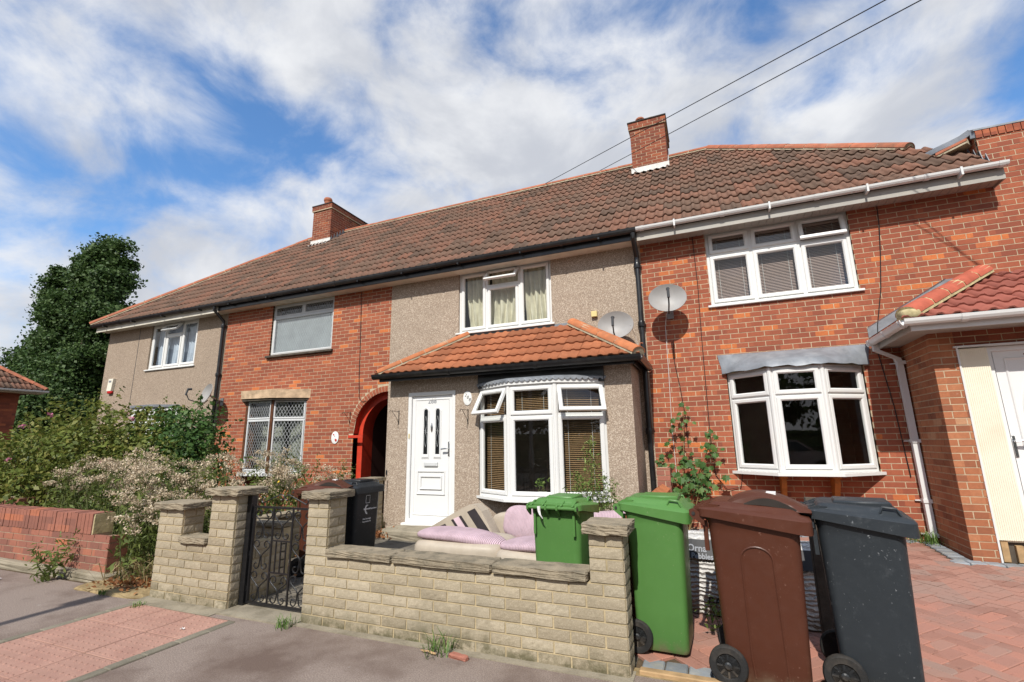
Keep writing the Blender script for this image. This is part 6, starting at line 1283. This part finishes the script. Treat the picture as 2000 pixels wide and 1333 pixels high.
# sycamore seedling on the right-hand house: real lobed leaves
sy = thing('sycamore_sapling', 'young sycamore with lobed leaves growing up the brick wall by the drainpipe', 'plant', (-.45, -.3, .1)); lf = MB(); st = MB()
lobes = [(0, -.30), (.10, -.22), (.34, -.26), (.28, -.06), (.52, .10), (.28, .14), (.26, .30), (.10, .28), (0, .60), (-.10, .28), (-.26, .30), (-.28, .14), (-.52, .10), (-.28, -.06), (-.34, -.26), (-.10, -.22)]
def syc_leaf(p, s, nrm, roll):
    n_ = Vector(nrm).normalized(); a = n_.cross(Vector((0, 0, 1))).normalized(); b = a.cross(n_); ca_, sa_ = math.cos(roll), math.sin(roll); U = a*ca_+b*sa_; W_ = b*ca_-a*sa_
    V = [Vector(p)]+[Vector(p)+U*x*s+W_*y*s-n_*(abs(x)*.25*s) for x, y in lobes]; lf.add(V, [(0, i, i+1) for i in range(1, 16)]+[(0, 16, 1)])
stems = [[(-.45, -.28, .1), (-.48, -.22, .7), (-.42, -.16, 1.3), (-.36, -.12, 1.95)], [(-.45, -.28, .1), (-.3, -.22, .8), (-.12, -.18, 1.2), (.03, -.14, 1.52)], [(-.45, -.28, .1), (-.62, -.24, .7), (-.74, -.2, 1.15)], [(-.45, -.28, .1), (-.25, -.3, .7), (-.18, -.26, 1.05)]]
for si, P in enumerate(stems):
    st.tube(P, [.008, .007, .006, .003][:len(P)], 5); n_ = (40, 40, 34, 30)[si]
    for i in range(n_):
        t = .30+.70*i/n_; f = t*(len(P)-1); k = min(int(f), len(P)-2); q = Vector(P[k]).lerp(Vector(P[k+1]), f-k); wd = .17*(1.15-t)+.03; p = q+Vector((rng.normal()*wd, -abs(rng.normal())*.08, rng.normal()*.05)); s = rng.uniform(.10, .17)*(1.15-.5*t); syc_leaf(p, s, (rng.normal()*.35, -1, .45+rng.normal()*.3), rng.uniform(-.7, .7)+math.pi); st.tube([q, p], .002, 3)
lf.build('leaves', 'leaf_syc', sy); st.build('stems', 'canes', sy)
# small weeds and litter
for lab, p, h, n in [('small green weed at the foot of the right gate pier', (-3.30, -4.60, 0), .09, 26), ('tuft of grass at the foot of the stone wall', (-1.90, -4.60, 0), .14, 26), ('small green weed beside the planter foot', (-4.98, -4.72, 0), .06, 16), ('small weed on the entrance slab by the red wall', (-5.72, -4.62, .01), .05, 20), ('weeds at the foot of the white downpipe', (2.28, -.14, .14), .20, 60), ('weeds against the brick wall behind the brown bin', (.62, -.25, .13), .22, 60)]:
    tag(quads_mesh('weed_tuft', tuft(p, h, n*2, 1.0, .007, h*.45), 'grass'), lab, 'weed', 'small weeds')
gp = thing('weed_sprig', 'small leafy green sprig beside the pebble sack', 'weed', (-.12, -3.62, 0)); quads_mesh('leaves', leaf_quads(np.array([-.12, -3.62, .13])+rng.normal(size=(46, 3))*np.array([.045, .03, .07]), .055, .4, .5, .4), 'leaf_fb', gp); MB().tube([(-.08, -3.6, 0), (-.10, -3.62, .1), (-.14, -3.63, .22)], .003, 4).build('stem', 'stem', gp)
dg = np.concatenate([tuft((x, y, 0), .34, 40, 1.2, .010, .10, .7) for x, y in [(-6.1, -4.2), (-5.85, -4.18), (-5.62, -4.12), (-5.45, -4.15), (-5.95, -4.05), (-6.2, -4.05), (-9.4, -4.0), (-9.9, -4.0), (-8.9, -4.02)]]); o = quads_mesh('dry_grass', dg, 'straw', kind='stuff'); o['label'] = 'bleached dry grass in the gap between the red wall and the planter'; o['category'] = 'grass'
def litter(label, c, r, n, h=.05, ysc=.6):
    P = np.array(c)+rng.normal(size=(n, 3))*np.array([r, r*ysc, 0])+np.array([0, 0, 1])*np.abs(rng.normal(size=(n, 1)))*h*.5; o = quads_mesh('leaf_litter', leaf_quads(P, .045, .5, .8, .6), 'deadleaf', kind='stuff'); o['label'] = label; o['category'] = 'leaves'
litter('drift of brown dead leaves at the corner of the 288 doorstep', (-4.95, -1.35, .02), .16, 420, .10); litter('brown dead leaves in the gap beside the red wall', (-5.75, -4.30, .03), .2, 260, .03); litter('dead leaves behind the iron gate', (-4.75, -3.35, .02), .25, 260, .02, .8)
gr = np.concatenate([tuft((rng.uniform(-15, -5.4), rng.uniform(-3.9, -.3), -.01), .30, 14, .7, .012, .16) for _ in range(260)]); o = quads_mesh('ground_weeds', gr, 'grass', kind='stuff'); o['label'] = 'rank grass covering the left front garden'; o['category'] = 'grass'
# twigs, paper and a brick bat on the pavement
bt_ = superbox(.15, .045, .028, 6, 4); o = MB().add([v+Vector(rng.uniform(-.003, .003, 3)) for v in bt_[0]], bt_[1]).build('brick_fragment', 'brick_gw'); o.location = (-1.72, -4.62, .012); o.rotation_euler = (0, 0, R(-8)); tag(o, 'broken strip of brick lying at the foot of the stone wall', 'brick')
for lab, x, y, sx_, sy_, rz in (('torn white wrapper lying on the pavement by the red wall', -7.6, -4.72, .20, .05, 20), ('scrap of white paper on the pavement at far left', -8.05, -4.70, .05, .04, 50), ('crumpled scrap of paper on the pink paving', -4.02, -4.95, .03, .02, 10), ('twig of bark beside the grass tuft', -1.95, -4.63, .13, .02, -5)):
    m = MB(); g = [[(sx_*(i/4-.5), sy_*(j/2-.5), .008+rng.uniform(0, .014)) for i in range(5)] for j in range(3)]; m.loft(g, closed=False); o = m.build('litter', 'pinkprint' if 'twig' not in lab else 'wood'); o.location = (x, y, .002); o.rotation_euler = (0, 0, R(rz)); tag(o, lab, 'litter')

# ================================================================== CURTAINS AND BLINDS
curtain('cream curtain bunched in the left light of the 288 upstairs window', -4.26, -3.74, .20, 3.46, 4.68, 'curtain', 5, .05, (-4.16, -3.74), 1); curtain('cream curtain gathered in the middle light of the 288 upstairs window', -3.70, -3.09, .22, 3.46, 4.68, 'curtain', 5, .05, (-3.74, -3.14), 2); curtain('cream curtain hanging in the right light of the 288 upstairs window', -3.04, -2.46, .20, 3.46, 4.68, 'curtain', 6, .05, (-3.0, -2.44), 3)
curtain('pale blue net curtain in the left light of the end house window', -13.70, -13.15, .20, 3.44, 4.66, 'curtain_w', 6, .03, None, 4); curtain('pale blue net curtain in the middle light of the end house window', -13.12, -12.52, .20, 3.44, 4.66, 'curtain_w', 6, .03, None, 5); curtain('pale blue net curtain in the right light of the end house window', -12.48, -11.9, .20, 3.44, 4.66, 'curtain_w', 6, .03, (-12.52, -12.0), 6)
curtain('grey curtain inside the front light of the leaded bay', -9.6, -8.72, .12, .84, 2.42, 'curtain_g', 12, .04, None, 7); curtain('grey curtain inside the right light of the leaded bay', -8.68, -8.05, .22, .84, 2.42, 'curtain_g', 9, .04, None, 8); curtain('frosted grey film behind the upstairs leaded window', -9.26, -7.44, .12, 3.44, 4.65, 'curtain_g2', 3, .01, None, 9) if False else None
MAT['frost'] = M('frosted_backing', (.36, .39, .41), .5, .15, 3); tag(MB().box(-9.25, -7.45, .10, .106, 3.46, 4.30).build('window_backing', 'frost'), 'grey frosted backing sheet behind the upstairs leaded window', 'screen')
for i, (nm) in enumerate(('left', 'middle', 'right')):
    (ax, ay), (bx, by) = PB[i], PB[i+1]; L = math.dist(PB[i], PB[i+1]); T = TW(ax, ay, 0, math.atan2(by-ay, bx-ax))
    if i == 1: blind('wooden venetian blind rolled to the top light of the middle 288 bay window', T, .08, L-.08, 1.80, 2.18, -.10, .026)
    else: blind('wooden venetian blind in the %s side of the 288 bay window' % nm, T, .08, L-.08, .70, 2.18, -.10, .027)
for nm, (u0, u1) in (('left', (.225, .785)), ('middle', (.835, 1.43)), ('right', (1.48, 2.05))): blind('pinkish venetian blind in the %s light of the right upstairs window' % nm, T0, u0, u1, 3.49, 4.56, -.13, .024, 'blind_w', 42, width=.03)
pp_ = thing('potted_plant', 'small leafy houseplant on the sill inside the 288 bay', 'plant', (-2.35, -1.02, .62)); MB().lathe([(.05, 0), (.07, .09), (.06, .09)], 12, T=lambda a, b, c: (a, b, c)).build('pot', 'sign', pp_, world=False); quads_mesh('leaves', leaf_quads(np.array([-2.35, -1.02, .82])+rng.normal(size=(26, 3))*np.array([.08, .04, .05]), .09, .3, .6, .6), 'leaf_fb', pp_)

# ================================================================== TREE AND HOUSE BEHIND
def big_tree(label, base, lobes_, nleaf, size, mat='leaf_tree', group=None, trunk_h=3., tr=.35):
    root = thing('tree', label, 'tree', base, group=group); m = MB(); top = Vector(base)+Vector((0, 0, trunk_h)); m.tube([base, tuple(Vector(base).lerp(top, .5)+Vector((.1, 0, 0))), tuple(top)], [tr, tr*.8, tr*.7], 9)
    Q = []
    for c, r in lobes_:
        A = top; B = Vector(c); m.tube([A, A.lerp(B, .4)+Vector((0, 0, .4)), B, B+Vector((0, 0, r[2]*.8))], [tr*.5, tr*.3, tr*.15, .02], 6); n = int(nleaf*np.prod(r)**.62)
        # clumps inside each lobe give light and dark masses
        k = max(6, int(np.prod(r)**.66*9)); cc_, dd = blob_points(c, np.array(r)*.86, k, .45)
        if r[2] > 1.9*r[0]:                        # upright shoots taper to a point
            f = 1-.72*np.clip((cc_[:, 2]-c[2])/r[2], -.3, 1); cc_[:, 0] = c[0]+(cc_[:, 0]-c[0])*f; cc_[:, 1] = c[1]+(cc_[:, 1]-c[1])*f
        for q, d in zip(cc_, dd):
            m_ = max(8, int(n/k)); s = rng.uniform(.30, .60)*np.mean(r)**.5*.58*(1 if r[2] < 1.9*r[0] else .8); P = q+rng.normal(size=(m_, 3))*np.array([s, s, s*.75]); Q.append(leaf_quads(P, size, .4, .3, .7, np.tile(d*.7, (m_, 1))))
            if rng.random() < .4: m.tube([B, tuple(q)], .03, 4)
    m.build('trunk', 'bark', root); quads_mesh('crown', np.concatenate(Q), mat, root); return root
big_tree('tall dark green tree with several upright crowns behind the left end house', (-36, 8.5, 0), [((-36.4, 8.5, 4.9), (4.3, 3.0, 3.0)), ((-38.9, 8.5, 10.8), (.95, 1.0, 3.2)), ((-39.2, 8.5, 7.6), (1.3, 1.4, 2.0)), ((-36.4, 8.5, 11.4), (1.25, 1.2, 3.6)), ((-35.0, 8.5, 12.0), (1.0, 1.0, 3.4)), ((-33.1, 8.5, 11.0), (1.05, 1.1, 3.4)), ((-32.5, 8.5, 8.0), (1.4, 1.4, 2.4)), ((-41.0, 8.5, 4.6), (2.3, 2.0, 2.6)), ((-35.2, 8.0, 4.0), (4.2, 2.6, 2.6)), ((-30.9, 8.5, 6.8), (.9, .9, 1.0)), ((-37.3, 8.3, 8.4), (1.6, 1.5, 2.4))], 6600, .185)
big_tree('low dark tree mass between the far left house and the tall tree', (-41, 11, 0), [((-42, 11, 3.5), (3.5, 2.5, 2.8)), ((-37, 11, 3.0), (3.5, 2.5, 2.4))], 1200, .32, tr=.25, trunk_h=1.8)
HXF, HYB, HZE = -24.0, 2.14, 3.62
fh = thing('brick_house', 'red brick house with hipped brown tiled roof at the far left edge', 'house', (-28, 0, 0)); MB().box(HXF-7, HXF, -12, HYB-.55, -.1, HZE-.02).build('wall', 'brick_dark', fh)
esf = Vector((-4.2, 0, 3.2)).normalized(); exf = Vector((0, 1, 0)); HX_ = HXF+.45
fr_ = MB().prism([(HX_, -12, HZE), (HX_, HYB, HZE), (HX_-4.2, HYB-4.2, HZE+3.2), (HX_-4.2, -12, HZE+3.2)], (-.02, 0, -.08)).build('roof', 'under', fh); MB().prism([(HX_, HYB, HZE-.01), (HX_-4.2, HYB-4.2, HZE+3.19), (HX_-8, HYB, HZE-.01)], (0, -.02, -.08)).build('hip_slope', 'tile', fr_)
lay_tiles(None, Vector((HX_+.05, -7.5, HZE-.02)), exf, esf, 10.6, 5.2, .30, .378, ROLL2, 'tile', owner=lambda p: fr_, cuts=((Vector((HX_, HYB, 0)), Vector((1, -1, 0)).normalized()),))
ridge_run(fr_, (HX_+.02, HYB+.02, HZE+.02), (HX_-4.2, HYB-4.2, HZE+3.24), r=.12, seg=.45, mortar=False); g = MB(); gutter_run(g, (HX_+.1, -12, HZE-.02), (HX_+.1, HYB+.05, HZE-.02), .06, .08); g.build('gutter', 'gutw', fh); MB().box(HXF+.001, HX_-.01, -12, HYB-.02, HZE-.13, HZE-.10).build('soffit', 'fascia', fh)
tag(MB().cbox(HX_+.1, HX_+.45, -1.6, -1.3, HZE-.14, HZE-.02, .04).build('wall_lantern', 'alu'), 'small grey lamp head beside the far left house eaves', 'lamp')

# ================================================================== ACROSS THE STREET (seen only in the window glass) and the lamp post that throws the shadow
def lamp_post(label, loc, h=5.4):
    root = thing('street_lamp', label, 'street lamp', loc); m = MB(); m.lathe([(.085, 0), (.085, 1.1), (.06, 1.15), (.05, h)], 12, T=lambda a, b, c: (loc[0]+a, loc[1]+b, loc[2]+c)); m.build('post', 'lamp_metal', root, True); MB().cbox(loc[0]-.1, loc[0]+.1, loc[1]-.5, loc[1]+.1, h-.02, h+.10, .03).build('lantern', 'alu', root); return root
lamp_post('grey street lamp post on the pavement edge to the left of the camera', (-5.42, -9.2, 0), 5.0)
for i, (x, h) in enumerate([(-21, 7), (-13, 9), (-6.5, 8), (1.5, 9.5), (8, 7.5), (15, 9)]):
    big_tree('street tree across the road, number %s from the left in the reflections' % ['one', 'two', 'three', 'four', 'five', 'six'][i], (x, -24-(i % 2)*2, 0), [((x, -24, h*.55), (2.6, 2.2, h*.36)), ((x+1.5, -24, h*.4), (1.8, 1.8, h*.25)), ((x-1.6, -24, h*.42), (1.9, 1.8, h*.25))], 420, .38, group='street trees across the road', trunk_h=2.2, tr=.2)
hd = MB(); V, F = superbox(70, 1.2, 1.7, 10, 20); hd.add([Vector((-2, -21.4, .8))+v+Vector(rng.normal(size=3)*.08) for v in V], F); tag(hd.build('hedge', MAT['leaf_tree']), 'clipped hedge along the far pavement seen in reflections', 'hedge')
def car(label, x, y, rz):
    root = thing('parked_car', label, 'car', (x, y, -.11), R(rz), 'cars parked across the road'); b = MB(); W = .86
    side = [(-2.05, .35), (-2.1, .62), (-1.95, .86), (-1.2, .95), (-.55, 1.42), (.75, 1.46), (1.55, 1.05), (2.0, .98), (2.12, .7), (2.08, .35)]
    sec = lambda s, k: [(px_, s*W*(1 if pz < 1. else .80)*k, pz) for px_, pz in side]
    b.loft([sec(-1, .94), sec(-1, 1), sec(1, 1), sec(1, .94)], True, True, closed=True); b.build('body', 'carpaint', root, True, world=False)
    g = MB()
    for s in (-1, 1): g.prism([(-1.0, s*.80, .98), (-.5, s*.71, 1.36), (.7, s*.71, 1.39), (1.35, s*.80, 1.02)], (0, s*.012, 0))
    g.build('side_window', 'carglass', root, world=False); MB().add([(-1.14, -.7, 1.0), (-1.14, .7, 1.0), (-.57, .62, 1.415), (-.57, -.62, 1.415)], [(0, 1, 2, 3)]).build('windscreen', 'carglass', root, world=False)
    for px_ in (-1.3, 1.3):
        for s in (-1, 1): wm = MB(); wm.lathe([(.2, -.1), (.31, -.1), (.32, 0), (.31, .1), (.2, .11), (.05, .09)], 20, T=lambda a, b_, c, px_=px_, s=s: (px_+a, s*(.80+c*.8), .32+b_)); wm.build('wheel', 'rubber', root, True, world=False)
    for s in (-1, 1): MB().cbox(2.02, 2.12, s*.62-.12, s*.62+.12, .72, .9, .02).build('tail_lamp', 'redlamp', root, world=False)
    return root
car('silver hatchback parked across the road to the left of the camera', -4.6, -16.3, 2); car('silver car parked across the road opposite the right-hand house', 2.6, -16.3, 181)
